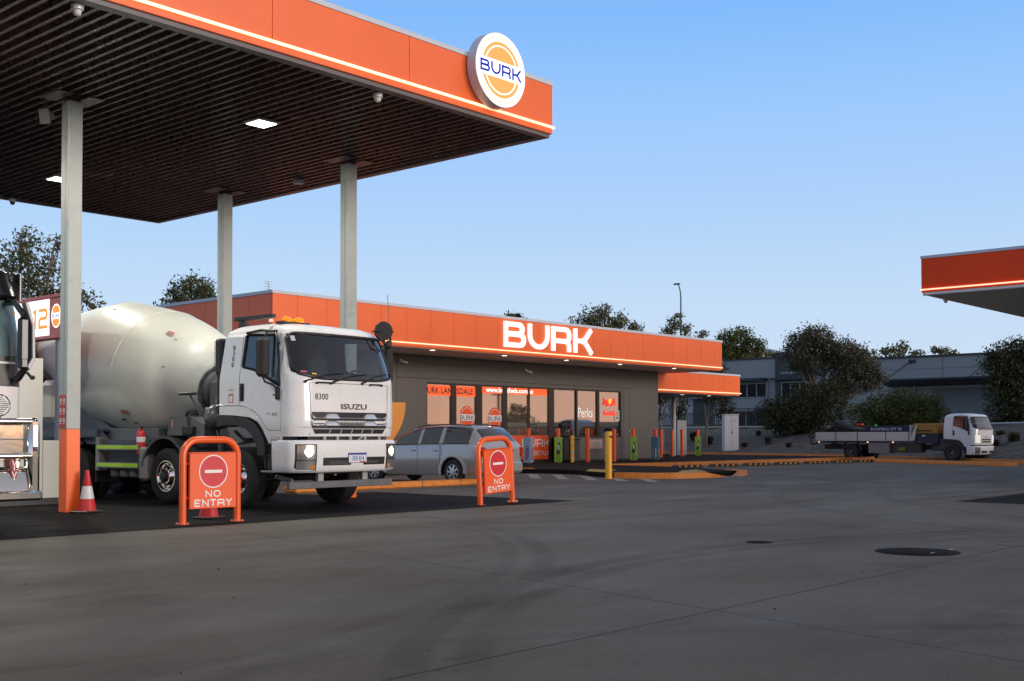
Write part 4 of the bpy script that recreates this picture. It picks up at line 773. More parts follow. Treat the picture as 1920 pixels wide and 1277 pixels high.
# helper: crown described in picture-plane offsets (right, up) of the view, as seen from the forecourt
RX, RY = sin(YAW), -cos(YAW)
def cr(u, z, rx, rz, dep=0.0): return (u*RX+dep*RY*-1*0+dep*cos(YAW), u*RY+dep*sin(YAW), z, rx, rx, rz)
tree(28.6, 57.9, 0, 12, [cr(.0, 10.4, 1.5, 1.1), cr(-1.5, 9.3, 1.0, .8, .5), cr(1.2, 9.0, 1.2, .9), cr(.2, 8.4, 1.5, .8), cr(2.4, 8.1, 1.0, .7, -.5), cr(3.3, 7.6, .7, .6), cr(-2.2, 7.7, .9, .8), cr(-.6, 7.2, 1.2, .7), cr(1.6, 6.6, 1.5, .8), cr(3.6, 6.2, 1.1, .6), cr(-1.0, 6.0, 1.0, .8), cr(2.9, 5.3, 1.6, 1.0), cr(1.3, 11.1, .8, .4), cr(-.4, 11.4, .6, .4), cr(-1.8, 5.1, 1.2, 1.0), cr(-3.0, 6.6, .9, 1.0), cr(-2.6, 9.3, .4, .3)], 9000, .15, LF[0], 'tall open gum tree behind the front column at the left edge', trunk=.17, droop=.4)
tree(34.3, 52.0, 0, 10, [cr(.0, 8.9, .8, .55), cr(-.9, 8.3, .6, .5), cr(.8, 8.6, .55, .55), cr(-.1, 7.9, 1.1, .5), cr(1.0, 7.9, .6, .6), cr(-1.4, 7.4, .5, .4), cr(0, 7.2, 1.1, .5), cr(2.6, 7.9, .35, .3)], 5200, .13, LF[0], 'small round gum tree above the red side fascia of the shop', trunk=.12)
tree(82.7, 72.5, 1.5, 11, [cr(0, 10.6, .8, .6), cr(.7, 10.2, .7, .4), cr(-.7, 10.1, .5, .4)], 1500, .2, LF[1], 'tiny dark treetop peeping over the fascia above the letter B')
tree(64.3, 48.1, 0, 10, [cr(-1.6, 8.6, .8, .8), cr(-.8, 9.3, .8, .6), cr(0, 9.6, .7, .5), cr(.9, 9.1, .7, .6), cr(-2.1, 8.0, .7, .5), cr(.2, 8.4, 1.1, .6), cr(1.7, 8.3, .6, .5), cr(2.2, 8.6, .3, .3), cr(-.6, 7.8, 1.5, .6)], 4800, .15, LF[0], 'spreading gum tree rising over the shop roof right of the letters', trunk=.16)
tree(71.8, 47.1, 1.0, 9.5, [cr(-.3, 8.2, .45, .6), cr(.1, 9.0, .25, .3), cr(-.8, 7.6, .45, .6), cr(.5, 7.6, .35, .8), cr(-.3, 6.8, .6, .6), cr(1.5, 7.2, .3, .5), cr(1.9, 7.7, .3, .3), cr(1.2, 6.5, .5, .5)], 2300, .14, LF[0], 'thin wispy sapling in front of the street light pole', trunk=.08)
tree(98.0, 57.0, 2.6, 10, [cr(-1.3, 7.7, 1.1, 1.0), cr(-.2, 8.0, 1.1, .8), cr(.9, 7.0, 1.2, .9), cr(-1.6, 5.9, 1.2, 1.1), cr(1.8, 5.6, 1.1, .9), cr(2.6, 5.9, .6, .5), cr(-.3, 5.9, 1.3, .9), cr(-1.8, 4.0, 1.1, 1.2)], 8600, .17, LF[3], 'dense green tree behind the corner of the grey warehouse', trunk=.16)
tree(76.0, 38.1, 1.6, 7.5, [cr(-.9, 6.3, 1.2, .85), cr(.0, 6.6, .9, .6), cr(-1.6, 5.4, 1.0, .8), cr(.3, 5.6, 1.1, .8), cr(1.5, 5.5, 1.3, .8), cr(2.6, 5.0, 1.0, .8), cr(3.3, 4.3, .9, .7), cr(3.8, 3.5, .7, .8), cr(-.4, 4.4, 1.0, .6), cr(1.9, 4.3, 1.3, .7), cr(2.4, 3.3, 1.3, .7), cr(.9, 3.2, .9, .6), cr(-1.4, 4.5, .6, .4)], 20000, .13, LF[2], 'large grey-brown paperbark tree in front of the dark entrance tower', trunk=.16, droop=.1)
tree(74.9, 37.6, 1.6, 4, [cr(-2.6, 1.1, 1.6, 1.1), cr(-.8, 1.7, 1.4, 1.5), cr(.8, 1.6, 1.3, 1.5), cr(-1.6, .6, 1.6, .9)], 14000, .13, LF[1], 'dark undergrowth at the foot of the paperbark tree', name='dark_shrub', cat='shrub', trunk=.06)
tree(73.0, 31.0, 1.6, 2.5, [cr(-1.2, 1.1, 1.2, .9), cr(.3, 1.5, 1.3, .9), cr(1.6, 1.2, 1.2, .9), cr(-2.4, .8, .9, .8), cr(.2, .6, 2.0, .7)], 15000, .11, LF[3], 'rounded olive green bush behind the tray truck load', name='green_bush', cat='bush', trunk=.05, droop=-.4)
tree(121.6, 51.1, 2, 9, [cr(-1.6, 8.1, .8, .7), cr(-.3, 8.6, .7, .7), cr(1.1, 7.9, .7, .6), cr(-3.0, 7.8, .5, .6), cr(0, 7.2, 2.0, .5)], 1700, .24, LF[0], 'pale treetop over the warehouse roof left of centre', trunk=.16)
tree(124.5, 48.0, 2, 9, [cr(-.6, 8.1, .8, .6), cr(.7, 7.7, .8, .5), cr(3.6, 7.3, .9, .35), cr(0, 7.0, 2.0, .5)], 1500, .24, LF[0], 'paler lower treetop over the warehouse roof right of the first', trunk=.16)
tree(73.5, 24.4, 1.6, 6.2, [cr(-.4, 4.6, .9, .8), cr(.6, 4.8, 1.1, .6), cr(1.8, 4.7, 1.3, .7), cr(-.8, 3.6, .9, .8), cr(.5, 3.6, 1.3, .9), cr(2.3, 3.5, 1.5, 1.2), cr(-.5, 2.3, .9, .9), cr(1.0, 2.2, 1.5, 1.0), cr(-.6, 1.0, 1.0, .8), cr(1.2, .8, 1.8, .9), cr(3.5, 2.5, 1.6, 2.2), cr(3.2, .8, 1.6, .9), cr(-.6, 4.2, .7, .7), cr(-.3, 3.0, .8, .8), cr(.6, 3.0, 1.2, .8), cr(2.9, 4.6, 1.2, .8)], 30000, .13, LF[1], 'big dense dark evergreen filling the right edge', name='evergreen_tree', trunk=.16, droop=.1)
tree(64.5, 43.6, .2, 6, [cr(-1.5, 4.4, .9, .8), cr(-.4, 4.6, 1.0, .6), cr(.6, 4.3, 1.0, .9), cr(-.8, 3.2, .6, .9), cr(1.1, 3.0, .5, 1.0), cr(-1.7, 2.6, .7, 1.2), cr(.1, 3.6, .5, .7)], 5200, .13, LF[1], 'drooping dark tree under the lower orange canopy', trunk=.10, droop=1.4)
tree(69.5, 43.4, .5, 6, [cr(-.4, 4.6, .8, .6), cr(.6, 4.9, .7, .7), cr(1.2, 3.9, .5, .9), cr(.3, 3.7, .7, .6), cr(1.5, 2.6, .6, .9)], 3600, .13, LF[1], 'drooping dark tree between the canopy post and the white cabinet', trunk=.10, droop=1.4)
for k, (x, y, h, s_) in enumerate(((118, -38, 5.5, 1.2), (126, -46, 4.2, 1.5), (103, -42, 4.4, 1.3), (112, -60, 5.0, 1.6), (96, -54, 3.6, 1.2), (84, -50, 4.4, 1.3))):
    tree(x, y, 0, h, [cr(0, h*.8, s_*1.4, h*.18), cr(-1.6*s_, h*.6, s_, h*.2), cr(1.7*s_, h*.65, s_*.9, h*.15), cr(0, h*.4, s_*2.2, h*.3), cr(3*s_, h*.35, s_*1.4, h*.3), cr(-3*s_, h*.35, s_*1.4, h*.3)], 2600, .3, LF[1], 'roadside tree seen only as a dark reflection in the shop windows', name='roadside_tree', trunk=.16, group='roadside trees mirrored in the shop glass')
tp = thing('power_pole', 'power pole with crossarms seen only as a reflection in the shop windows', 'power pole', (112, -36, 0)); b = MB(); b.tube([(0, 0, 0), (0, 0, 11)], [.22, .13], 10); b.box((0, 0, 9.6), (1.6, 2.2, .18)); b.box((0, 0, 6.6), (1.1, 1.5, .14)); b.build('pole', BARK, tp)
# low tufts in the garden bed
tf = None; rnd = random.Random(21)
def tuft_mesh():
    b = MB(); rr = random.Random(2)
    for i in range(150):
        a = rr.uniform(0, 2*pi); L = rr.uniform(.3, .62); lean = rr.uniform(.15, .75); w_ = .018; d = Vector((cos(a), sin(a), 0)); s_ = Vector((-sin(a), cos(a), 0))*w_; p0 = d*rr.uniform(0, .12); p1 = p0+d*lean*L*.5+Vector((0, 0, L*.75)); p2 = p0+d*lean*L*1.1+Vector((0, 0, L*(.95-lean*.3)))
        b.add([p0-s_, p0+s_, p1+s_*.8, p1-s_*.8, p2], [(0, 1, 2, 3), (3, 2, 4)])
    return b
where = ['below the palisade fence', 'left of the white cabinet', 'right of the white cabinet', 'under the lower canopy', 'behind the rear of the tray truck', 'behind the load of the tray truck', 'behind the cab of the tray truck', 'at the right edge']
for i, (u, d) in enumerate(((1330, 3.2), (1362, 6), (1440, 3.4), (1478, 2.2), (1422, 7), (1395, 2), (1300, 5), (1536, 5), (1620, 4), (1866, 3), (1900, 4.2), (1876, 6), (1268, 3), (1500, 7.5), (1565, 3))):
    ray = (fw+r2*((u-960)/FPX)); k = None
    for s_ in range(400, 1000):
        px_, py_ = ray.x*s_*.1, ray.y*s_*.1; bx = np.interp(py_, [q[1] for q in KL[::-1]], [q[0] for q in KL[::-1]])
        if px_ > bx+d: break
    if tf is None: tf = thing('grass_tuft', 'x', 'plant', (0, 0, 0), 0, 'low strappy tufts planted in the garden bed'); tuft_mesh().build('leaves', LF[1], tf, ang=0); o = tf
    else: o = copy_tree(tf)
    o.location = (px_, py_, hill(d)-.03); o.rotation_euler = (0, 0, rnd.uniform(0, 6)); s0 = rnd.uniform(.9, 1.5); o.scale = (s0, s0, s0*rnd.uniform(.75, 1.1))
    o['label'] = 'low dark strappy tuft in the garden bed '+('at the right edge of the photo' if u > 1850 else 'behind the tray truck' if u > 1510 else 'between the white cabinet and the tray truck' if u > 1385 else 'beside the white cabinet' if u > 1340 else 'under the lower canopy')

# ================================================================== WAREHOUSES
GW = mat('grey_cladding', (.27, .285, .30), .55, var=.05, vscale=.4); DW = mat('charcoal_cladding', (.028, .030, .036), .5); WF = mat('pale_window_frame', (.30, .31, .32), .4); DN = mat('navy_awning', (.022, .028, .042), .5)
wh = thing('warehouse', 'long blue-grey industrial building with a dark entrance tower behind the trees', 'building', (95, 45, 1.9)); XB = 93.0
b = MB(); b.bb(XB, XB+12, 50.7, 55.95, 1.6, 8.05); b.bb(XB, XB+25, 8, 47.3, 1.6, 7.55)
b.build('wall', GW, wh, w=True); b = MB(); b.bb(XB-.35, XB+6, 47.3, 50.7, 1.6, 8.45); b.build('entrance_tower', DW, wh, w=True)
b = MB(); b.bb(XB-.1, XB+12.1, 50.7, 56.1, 8.05, 8.17); b.bb(XB-.12, XB+25, 8, 47.3, 7.55, 7.70); b.bb(XB-.42, XB+6, 47.25, 50.75, 8.45, 8.53); b.build('roof_edge', DW, wh, w=True)
b = MB()
for y in range(12, 47, 6): b.bb(XB-.01, XB, y, y+.06, 1.7, 7.5)
b.bb(XB-.012, XB, 8, 47.3, 4.9, 4.94); b.bb(XB-.012, XB, 8, 47.3, 6.6, 6.63); b.build('panel_joint', mat('cladding_joint', (.09, .10, .12), .6), wh, w=True)
def win(y0, y1, z0, z1, n, x=XB-.03):
    b = MB(); b.bb(x-.04, x+.02, y0, y1, z0, z0+.1); b.bb(x-.04, x+.02, y0, y1, z1-.1, z1)
    for i in range(n+1): yy = y0+(y1-y0)*i/n; b.bb(x-.04, x+.02, yy-.045, yy+.045, z0, z1)
    f_ = b.build('window', WF, wh, w=True); b = MB(); b.bb(x-.0, x+.025, y0, y1, z0+.05, z1-.05); b.build('pane', DPANE, f_, w=True)
win(51.75, 55.6, 4.6, 5.95, 4); win(47.45, 50.05, 4.1, 5.95, 3, XB-.38); win(48.2, 49.8, 1.9, 3.2, 2, XB-.38)
for q in ((XB-1.1, XB, 51.6, 55.9, 6.1, 6.35), (XB-1.2, XB, 51.3, 55.9, 3.35, 3.68), (XB-.9, XB-.34, 47.1, 51.0, 6.1, 6.3)): b = MB(); b.bb(*q); b.build('awning', DN, wh, w=True)
b = MB()
b.prism([(XB-2.6, 5.75), (XB-2.6, 5.62), (XB, 5.2), (XB, 5.85)], 'y', 28, 40.5); b.build('awning', DN, wh, w=True)
b = MB(); b.tube([(XB-2.5, 39.6, 5.75), (XB, 38.6, 7.3)], .06); b.bb(XB-.06, XB, 38.2, 38.8, 7.1, 7.4); b.tube([(XB-2.5, 33, 5.75), (XB, 32.3, 7.2)], .06); b.build('awning_stay', DN, wh, w=True)
b = MB(); z = 1.9
while z < 5.0: b.prism([(XB-.05, z), (XB-.02, z+.11), (XB-.0, z+.12), (XB, z)], 'y', 30.0, 36.9); z += .12
b.build('roller_door', mat('roller_grey', (.17, .18, .19), .5), wh, w=True); b = MB(); b.cyl((XB-.12, 38.3, 1.8), (XB-.12, 38.3, 5.3), .09); b.cyl((XB-.1, 56.05, 1.8), (XB-.1, 56.05, 8), .1); b.cyl((XB-.1, 51.6, 3.7), (XB-.1, 51.6, 6.1), .05); b.build('downpipe', WF, wh, w=True)
b = MB(); b.bb(XB-.04, XB, 51.9, 55.7, 1.9, 3.3, 0); 
for y in (52.8, 53.8, 54.8): b.bb(XB-.06, XB-.02, y-.05, y+.05, 1.9, 3.3, 1)
b.build('entrance_glazing', [DPANE, WF], wh, w=True)
fr = Frame((XB-1.21, 55.2, 3.42), (0, -1, 0)); b = MB(); text(b, fr, 'SHOWROOM ENTRY', 1.6, 0, .26, .01, 0); fr = Frame((XB-.35, 50.5, 7.0), (0, -1, 0)); text(b, fr, 'INCITE', 1.0, .05, .55, .01, 1); text(b, fr, 'Landscapes', 1.05, -.35, .32, .01, 0); disc(b, fr, 1.25, 1.05, .34, .01, 1, 24, .28); disc(b, fr, 1.7, 1.05, .34, .01, 1, 24, .28); text(b, fr, '388', .2, -5.1, .45, .01, 0)
b.build('lettering', [mat('lettering_pale', (.6, .62, .65), .5), mat('lettering_bronze', (.10, .09, .08), .4)], wh, w=True, ang=0)
hb = thing('white_building', 'pale building with a grey roof and carport seen under the lower canopy', 'building', (101, 62, 2)); b = MB(); b.bb(100, 112, 58.5, 90, 1.5, 9.4); b.build('wall', mat('pale_wall', (.42, .43, .44), .6, var=.05, vscale=.6), hb, w=True)
b = MB(); b.prism([(58.2, 9.4), (58.2, 9.6), (62, 10.5), (70, 9.6), (70, 9.4)], 'x', 99.7, 112.2); b.bb(98.9, 100, 60.4, 64.2, 4.9, 5.35); b.build('roof', mat('grey_roof', (.22, .22, .22), .6), hb, w=True); b = MB(); b.bb(99.9, 99.99, 61.5, 63.8, 1.6, 4.8); b.build('garage_door', DGREY, hb, w=True)
# palisade fence
fc = thing('palisade_fence', 'black steel palisade fence on the grass behind the garden bed', 'fence', (80, 50, 2)); b = MB(); A = Vector((80.5, 62, 2.0)); B2 = Vector((80.2, 42.2, 1.95)); L = (B2-A).length; n = int(L/.16)
for i in range(n): p = A.lerp(B2, i/n); b.bb(p.x-.012, p.x+.012, p.y-.03, p.y+.03, 1.85, 3.15)
b.build('pales', BLACK, fc, w=True, ang=0); b = MB()
for z in (2.05, 2.95): b.tube([(80.53, 62, z), (80.23, 42.2, z)], .025, 6)
for i in range(9): p = A.lerp(B2, i/8); b.bb(p.x, p.x+.07, p.y-.035, p.y+.035, 1.8, 3.2)
b.build('rail', BLACK, fc, w=True)
t = thing('fence_notice', 'small white notice plate on the palisade fence', 'sign', (80.2, 54.6, 2.6)); b = MB(); b.bb(-.02, 0, -.25, .25, -.13, .13); b.build('plate', LGREY, t)
# street light
t = thing('street_light', 'tall curved street light pole rising over the shop roof', 'street lamp', (90, 58.7, 1.5)); b = MB(); b.tube([(0, 0, 0), (0, 0, 12.3), (-.02*0, .06, 12.9), (0, .16, 13.3), (0, .34, 13.55)], [.11, .07, .06, .055, .05], 8); b.build('pole', mat('pole_grey', (.10, .11, .12), .5), t)
b = MB(); b.box((0, .42, 13.56), (.3, .62, .13), 0, .04); b.build('lamp_head', DGREY, t)
t = thing('roof_aerial', 'thin television aerial on the shop roof corner', 'aerial', (22.9, 30.3, 5.3)); b = MB(); b.tube([(0, 0, 0), (-.12, 0, .85)], .012, 6); 
for i in range(4): b.tube([(-.28, 0, .62+.08*i), (.05, 0, .62+.08*i)], .006, 5)
b.build('aerial_mast', LGREY, t)
# ================================================================== VEHICLES
def wheel(parent, x, y, side, R=.52, wd=.28, style='steer', z=None, rimr=.29, dual=False):
    """side -1 = outer face towards -y, +1 towards +y"""
    z = R if z is None else z; ax = (0, side, 0); o = (x, y, z)
    b = MB(); h = wd/2; r = R
    pr = [(-h, rimr), (-h-.0, rimr+.03), (-h-.004, R*.80), (-h+.02, R*.94), (-h+.045, R*.985)]
    for k in range(4):
        g0 = -h+.06+k*(wd-.12)/4; g1 = g0+(wd-.12)/4; pr += [(g0, R), (g1-.012, R), (g1-.010, R-.012), (g1-.002, R-.012)]
    pr += [(h-.06, R), (h-.045, R*.985), (h-.02, R*.94), (h+.004, R*.80), (h-.004, R*.72), (h-.0, rimr+.03), (h-.02, rimr), (h-.03, rimr-.005)]
    b.lathe(pr, o, ax, 48)
    if dual: b.lathe([(q-wd-.06, r_) for q, r_ in pr], o, ax, 40)
    w_ = b.build('wheel', RUBBER, parent, ang=30)
    b = MB(); ri = rimr
    if style == 'steer':
        b.lathe([(h-.035, ri+.004), (h-.008, ri+.002), (h-.008, ri-.018), (h-.05, ri-.045), (h-.055, ri*.72), (h-.01, ri*.60), (h+.01, ri*.54), (h+.012, ri*.46)], o, ax, 40, 0)
        b.lathe([(h+.012, ri*.46), (h-.01, ri*.44), (h-.01, ri*.34), (h+.05, ri*.30), (h+.07, ri*.22), (h+.075, 0)], o, ax, 28, 1)
        for i in range(10):
            a = 2*pi*i/10; c = Vector((x+cos(a)*ri*.72, y+side*(h-.051), z+sin(a)*ri*.72)); b.lathe([(0, .030), (.0035, .026), (.0035, 0)], c, ax, 12, 2)
            a += pi/10; c = Vector((x+cos(a)*ri*.50, y+side*(h+.01), z+sin(a)*ri*.50)); b.lathe([(0, .015), (.025, .013), (.025, 0)], c, ax, 6, 0 if i % 3 else 3)
    elif style == 'drive':
        b.lathe([(h-.03, ri+.004), (h-.005, ri), (h-.005, ri-.02), (h-.14, ri-.05), (h-.17, ri*.6), (h-.17, ri*.48), (h-.05, ri*.44), (h-.03, ri*.36), (h-.03, 0)], o, ax, 32, 1)
        for i in range(10): a = 2*pi*i/10; b.lathe([(0, .014), (.025, .012), (.025, 0)], (x+cos(a)*ri*.56, y+side*(h-.17), z+sin(a)*ri*.56), ax, 6, 0)
    elif style == 'alloy':
        b.lathe([(h-.03, ri+.004), (h-.004, ri), (h-.004, ri-.014), (h-.05, ri-.03), (h-.08, ri*.3), (h-.08, 0)], o, ax, 36, 2)
        for i in range(7):
            a = 2*pi*i/7; u = Vector((cos(a), 0, sin(a))); v = Vector((-sin(a), 0, cos(a))); C_ = Vector(o)
            def Q(r_, t_, d_): return C_+u*r_+v*t_+Vector((0, side*d_, 0))
            b.add([Q(.03, -.03, h-.0), Q(.03, .03, h-.0), Q(ri*.93, .026, h-.01), Q(ri*.93, -.026, h-.01), Q(.03, -.035, h-.05), Q(.03, .035, h-.05), Q(ri*.93, .034, h-.045), Q(ri*.93, -.034, h-.045)], [(0, 1, 2, 3), (0, 4, 5, 1), (1, 5, 6, 2), (3, 2, 6, 7), (0, 3, 7, 4)], 0)
        b.lathe([(h-.03, .06), (h+.004, .05), (h+.006, 0)], o, ax, 20, 0); b.lathe([(h-.05, ri), (h-.004, ri+.002), (h-.004, ri-.02), (h-.02, ri-.022)], o, ax, 36, 0)
    b.build('rim', [CHROME if style == 'steer' else ALU, DGREY if style != 'drive' else mat('rim_grey', (.10, .10, .105), .5, var=.2), BLACK, mat('nut_red', (.6, .06, .02), .4)], w_, ang=35)
    return w_
def curved_text(C_, body, y0, z0, size, sx, off, bold=.0, center=True):
    b = MB(); fr = Frame((0, 0, 0), (0, 1, 0)); text(b, fr, body, y0, z0, size, 0, 0, center, sx, bold)
    b.v = [(C_.fx(v[1], v[2], off), v[1], v[2]) for v in b.v]; return b
class Cab:
    """lofted cab shell; levels: (z, x_rear, x_front, halfwidth)"""
    def __init__(s, lv, cx=.30, cy=.42, rr=.10, bow=.03): s.lv = lv; s.cx, s.cy, s.rr, s.bow = cx, cy, rr, bow
    def at(s, z):
        L = s.lv; z = min(max(z, L[0][0]), L[-1][0])
        for a, c in zip(L, L[1:]):
            if z <= c[0]: f = (z-a[0])/max(1e-6, c[0]-a[0]); return [a[i]+(c[i]-a[i])*f for i in range(4)]
        return list(L[-1])
    def ring(s, z, off=0.0):
        _, x0, x1, hw = s.at(z); hw -= off; x1 -= off; x0 += off; P = []; cx, cy, rr = min(s.cx, (x1-x0)*.6), min(s.cy, hw*.8), min(s.rr, (x1-x0)*.3)
        n1, n2, n3 = 40, 16, 32; xs, xe = x0+rr, x1-cx
        for i in range(n1): P.append((xs+(xe-xs)*i/n1, -hw, 's'))
        for i in range(n2): a = -pi/2+pi/2*i/n2; P.append((xe+cx*cos(a), -hw+cy+cy*sin(a), 'c'))
        ye = hw-cy
        for i in range(n3+1): y = -ye+2*ye*i/n3; P.append((x1+s.bow*(1-(y/ye)**2), y, 'f'))
        for i in range(1, n2+1): a = pi/2*i/n2; P.append((xe+cx*cos(a), hw-cy+cy*sin(a), 'c'))
        for i in range(1, n1+1): P.append((xe+(xs-xe)*i/n1, hw, 't'))
        for i in range(1, 7): a = pi/2+pi/2*i/6; P.append((x0+rr+rr*cos(a), hw-rr+rr*sin(a), 'r'))
        for i in range(0, 6): a = pi+pi/2*i/6; P.append((x0+rr+rr*cos(a), -hw+rr+rr*sin(a), 'r'))
        return P
    def fx(s, y, z, off=0.0):
        _, x0, x1, hw = s.at(z); cx, cy = s.cx, s.cy; ye = hw-cy
        if abs(y) <= ye: return x1+s.bow*(1-(y/ye)**2)+off
        q = min(1, (abs(y)-ye)/cy); return x1-cx+cx*sqrt(max(0, 1-q*q))+off
    def shell(s, zs, cut=None, off=0.0, cap=True):
        b = MB(); rings = [s.ring(z, off) for z in zs]; k = len(rings[0]); vs = [(p[0], p[1], z) for r, z in zip(rings, zs) for p in r]; fs = []
        for j in range(len(zs)-1):
            for i in range(k):
                i2 = (i+1) % k; q = [rings[j][i], rings[j][i2]]; x = (q[0][0]+q[1][0])/2; y = (q[0][1]+q[1][1])/2; z = (zs[j]+zs[j+1])/2
                if cut and cut(x, y, z, rings[j][i][2]): continue
                fs.append((j*k+i, j*k+i2, (j+1)*k+i2, (j+1)*k+i))
        b.add(vs, fs)
        if cap: b.add([(p[0], p[1], zs[-1]) for p in rings[-1]], [tuple(range(k))]); 
        return b
    def pane(s, zs, keep, off=.006):
        b = MB(); rings = [s.ring(z, off) for z in zs]; k = len(rings[0]); vs = [(p[0], p[1], z) for r, z in zip(rings, zs) for p in r]; fs = []
        for j in range(len(zs)-1):
            for i in range(k):
                i2 = (i+1) % k; q = [rings[j][i], rings[j][i2]]
                if keep((q[0][0]+q[1][0])/2, (q[0][1]+q[1][1])/2, (zs[j]+zs[j+1])/2, rings[j][i][2]): fs.append((j*k+i, j*k+i2, (j+1)*k+i2, (j+1)*k+i))
        b.add(vs, fs); return b
def inpoly(x, z, P):
    c = False
    for i in range(len(P)):
        (x1, z1), (x2, z2) = P[i-1], P[i]
        if (z1 > z) != (z2 > z) and x < (x2-x1)*(z-z1)/(z2-z1)+x1: c = not c
    return c
def frange(a, c, st): n = max(1, round((c-a)/st)); return [a+(c-a)*i/n for i in range(n+1)]
def rounded(P, r, n=4):
    out = []; N = len(P)
    for i in range(N):
        p, a, c = Vector(P[i]), Vector(P[i-1]), Vector(P[(i+1) % N]); u = (a-p).normalized(); v = (c-p).normalized(); p0, p2 = p+u*r, p+v*r
        for k in range(n+1): t = k/n; q = p0*(1-t)**2+p*2*t*(1-t)+p2*t*t; out.append((q.x, q.y))
    return out
WSB = lambda y: 2.235+.10*max(0, (abs(y)-.55)/.62)**2
def isuzu_cab(parent, big=True):
    lv = [(1.13, .83, 1.50, 1.21), (1.20, .79, 1.56, 1.23), (1.40, .66, 1.595, 1.24), (1.50, .55, 1.60, 1.24), (1.58, .33, 1.60, 1.24), (1.62, -.10, 1.60, 1.24), (1.635, -.50, 1.60, 1.24), (1.78, -.50, 1.60, 1.24), (2.20, -.50, 1.585, 1.235), (2.30, -.50, 1.565, 1.23), (3.00, -.45, 1.33, 1.14), (3.08, -.41, 1.28, 1.115), (3.14, -.33, 1.20, 1.06), (3.19, -.20, 1.05, .98), (3.225, 0.0, .80, .80)]
    C_ = Cab(lv); zs = [1.13, 1.20, 1.25, 1.30, 1.40, 1.46, 1.50, 1.54, 1.58, 1.60, 1.62, 1.635, 1.70, 1.78, 1.9, 2.0, 2.1, 2.16, 2.2]+frange(2.22, 3.04, .02)+[3.06, 3.08, 3.11, 3.14, 3.165, 3.19, 3.21, 3.225]
    win = rounded([(.17, 2.46), (.50, 2.40), (1.20, 2.10), (1.13, 2.55), (1.02, 2.98), (.20, 3.02)], .05)
    WT = 3.01
    def isw(x, y, z, k, e=0.0):
        if k in 'cf': return WSB(y)-e < z < WT+e and abs(y) < 1.175-(z-2.25)*.10+e
        if k in 'st': return inpoly(x, z, win)
        return False
    body = C_.shell(zs, lambda x, y, z, k: isw(x, y, z, k) or (k in 'cf' and z < 1.25 and abs(y) < 1.235)).build('cab_body', TWHITE, parent, ang=50)
    C_.shell(frange(1.7, 3.1, .1), lambda x, y, z, k: (k in 'cf' and z > 2.1 and z < 3.05) or (k in 'st' and .2 < x < 1.2 and 2.4 < z < 3.0), off=.05).build('cab_lining', mat('cab_lining', (.20, .26, .29), .8), body, ang=50)
    g_ = C_.pane(frange(2.16, 3.1, .02), lambda x, y, z, k: k in 'cf' and isw(x, y, z, k, .035)).build('windscreen', CABGL, parent, ang=60)
    # seals following the glass outline
    b = MB(); ys = [-1.0+2.0*i/40 for i in range(41)]
    def yl(z): return 1.175-(z-2.25)*.10
    path = []; z0, z1 = WSB(1.17), WT
    for i in range(41): y = -yl(2.35)+.08+(2*yl(2.35)-.16)*i/40; path.append((C_.fx(y, WSB(y), .004), y, WSB(y)+.0))
    for i in range(1, 20): z = z0+.06+(z1-z0-.13)*i/20; path.append((C_.fx(yl(z), z, .004), yl(z), z))
    for i in range(41): y = (yl(WT)-.08)*(1-2*i/40); path.append((C_.fx(y, WT, .004), y, WT))
    for i in range(1, 20): z = z1-.07-(z1-z0-.13)*i/20; path.append((C_.fx(-yl(z), z, .004), -yl(z), z))
    path.append(path[0]); b.tube(path, .026, 6)
    b.build('windscreen_seal', BLACK, g_, ang=60)
    for sg in (-1, 1):
        b = MB(); hwp = lambda z, o=.0: sg*(C_.at(z)[3]+o)
        P = [(x, z) for x, z in win]; b.add([(x, hwp(z, -.012), z) for x, z in P], [tuple(range(len(P)))]); sw = b.build('side_window', CABGL, parent, ang=0)
        b = MB(); b.tube([(x, hwp(z, .001), z) for x, z in P+[P[0]]], .024, 6); b.tube([(.985, hwp(2.25, .0), 2.25), (.93, hwp(3.0), 3.0)], .014, 5)
        # rain shield
        b.tube([(.22, hwp(3.04, .03), 3.05), (.62, hwp(3.06, .045), 3.08), (.98, hwp(3.02, .035), 3.04), (1.12, hwp(2.8, .03), 2.82)], .022, 6); b.build('window_seal', BLACK, sw, ang=60)
        # door seams and lower lip
        b = MB(); s0 = [(.12, hwp(z, .0005), z) for z in frange(1.80, 3.02, .1)]; b.tube(s0, .005, 4)
        b.tube([(x, hwp(z, .0005), z) for x, z in ((.12, 1.80), (.3, 1.78), (.5, 1.70), (.68, 1.58), (.82, 1.42), (.9, 1.36), (1.22, 1.35), (1.24, 2.0), (1.22, 2.6), (1.15, 3.0))], .005, 4); b.build('door_seam', BLACK, body, ang=0)
        b = MB(); b.tube([(x, hwp(z, -.003), z) for x, z in ((-.49, 1.80), (.1, 1.795), (.32, 1.77), (.5, 1.68), (.68, 1.52), (.86, 1.25), (.90, 1.14))], .016, 6); b.build('wheel_arch_lip', TWHITE, body, ang=60)
        b = MB(); b.bb(.14, .25, sg*1.236, sg*1.252, 1.86, 2.17, 0, .008); b.bb(.17, .22, sg*1.25, sg*1.275, 1.90, 2.13, 0, .01); b.build('door_handle', BLACK, body)
        b = MB(); b.bb(.98, 1.16, sg*1.238, sg*1.262, 1.19, 1.27, 0, .01); b.build('side_lamp', mat('clear_lens', (.6, .6, .6), .1), body)
        # black arch liner
        b = MB(); o_ = [(-.52, 1.63), (-.1, 1.615), (.30, 1.575), (.5, 1.49), (.62, 1.38), (.76, 1.2), (.80, 1.05), (.80, .92)]; i_ = [(.60, .92), (.60, 1.0), (.56, 1.13), (.44, 1.28), (.28, 1.38), (.02, 1.44), (-.25, 1.44), (-.52, 1.42)]
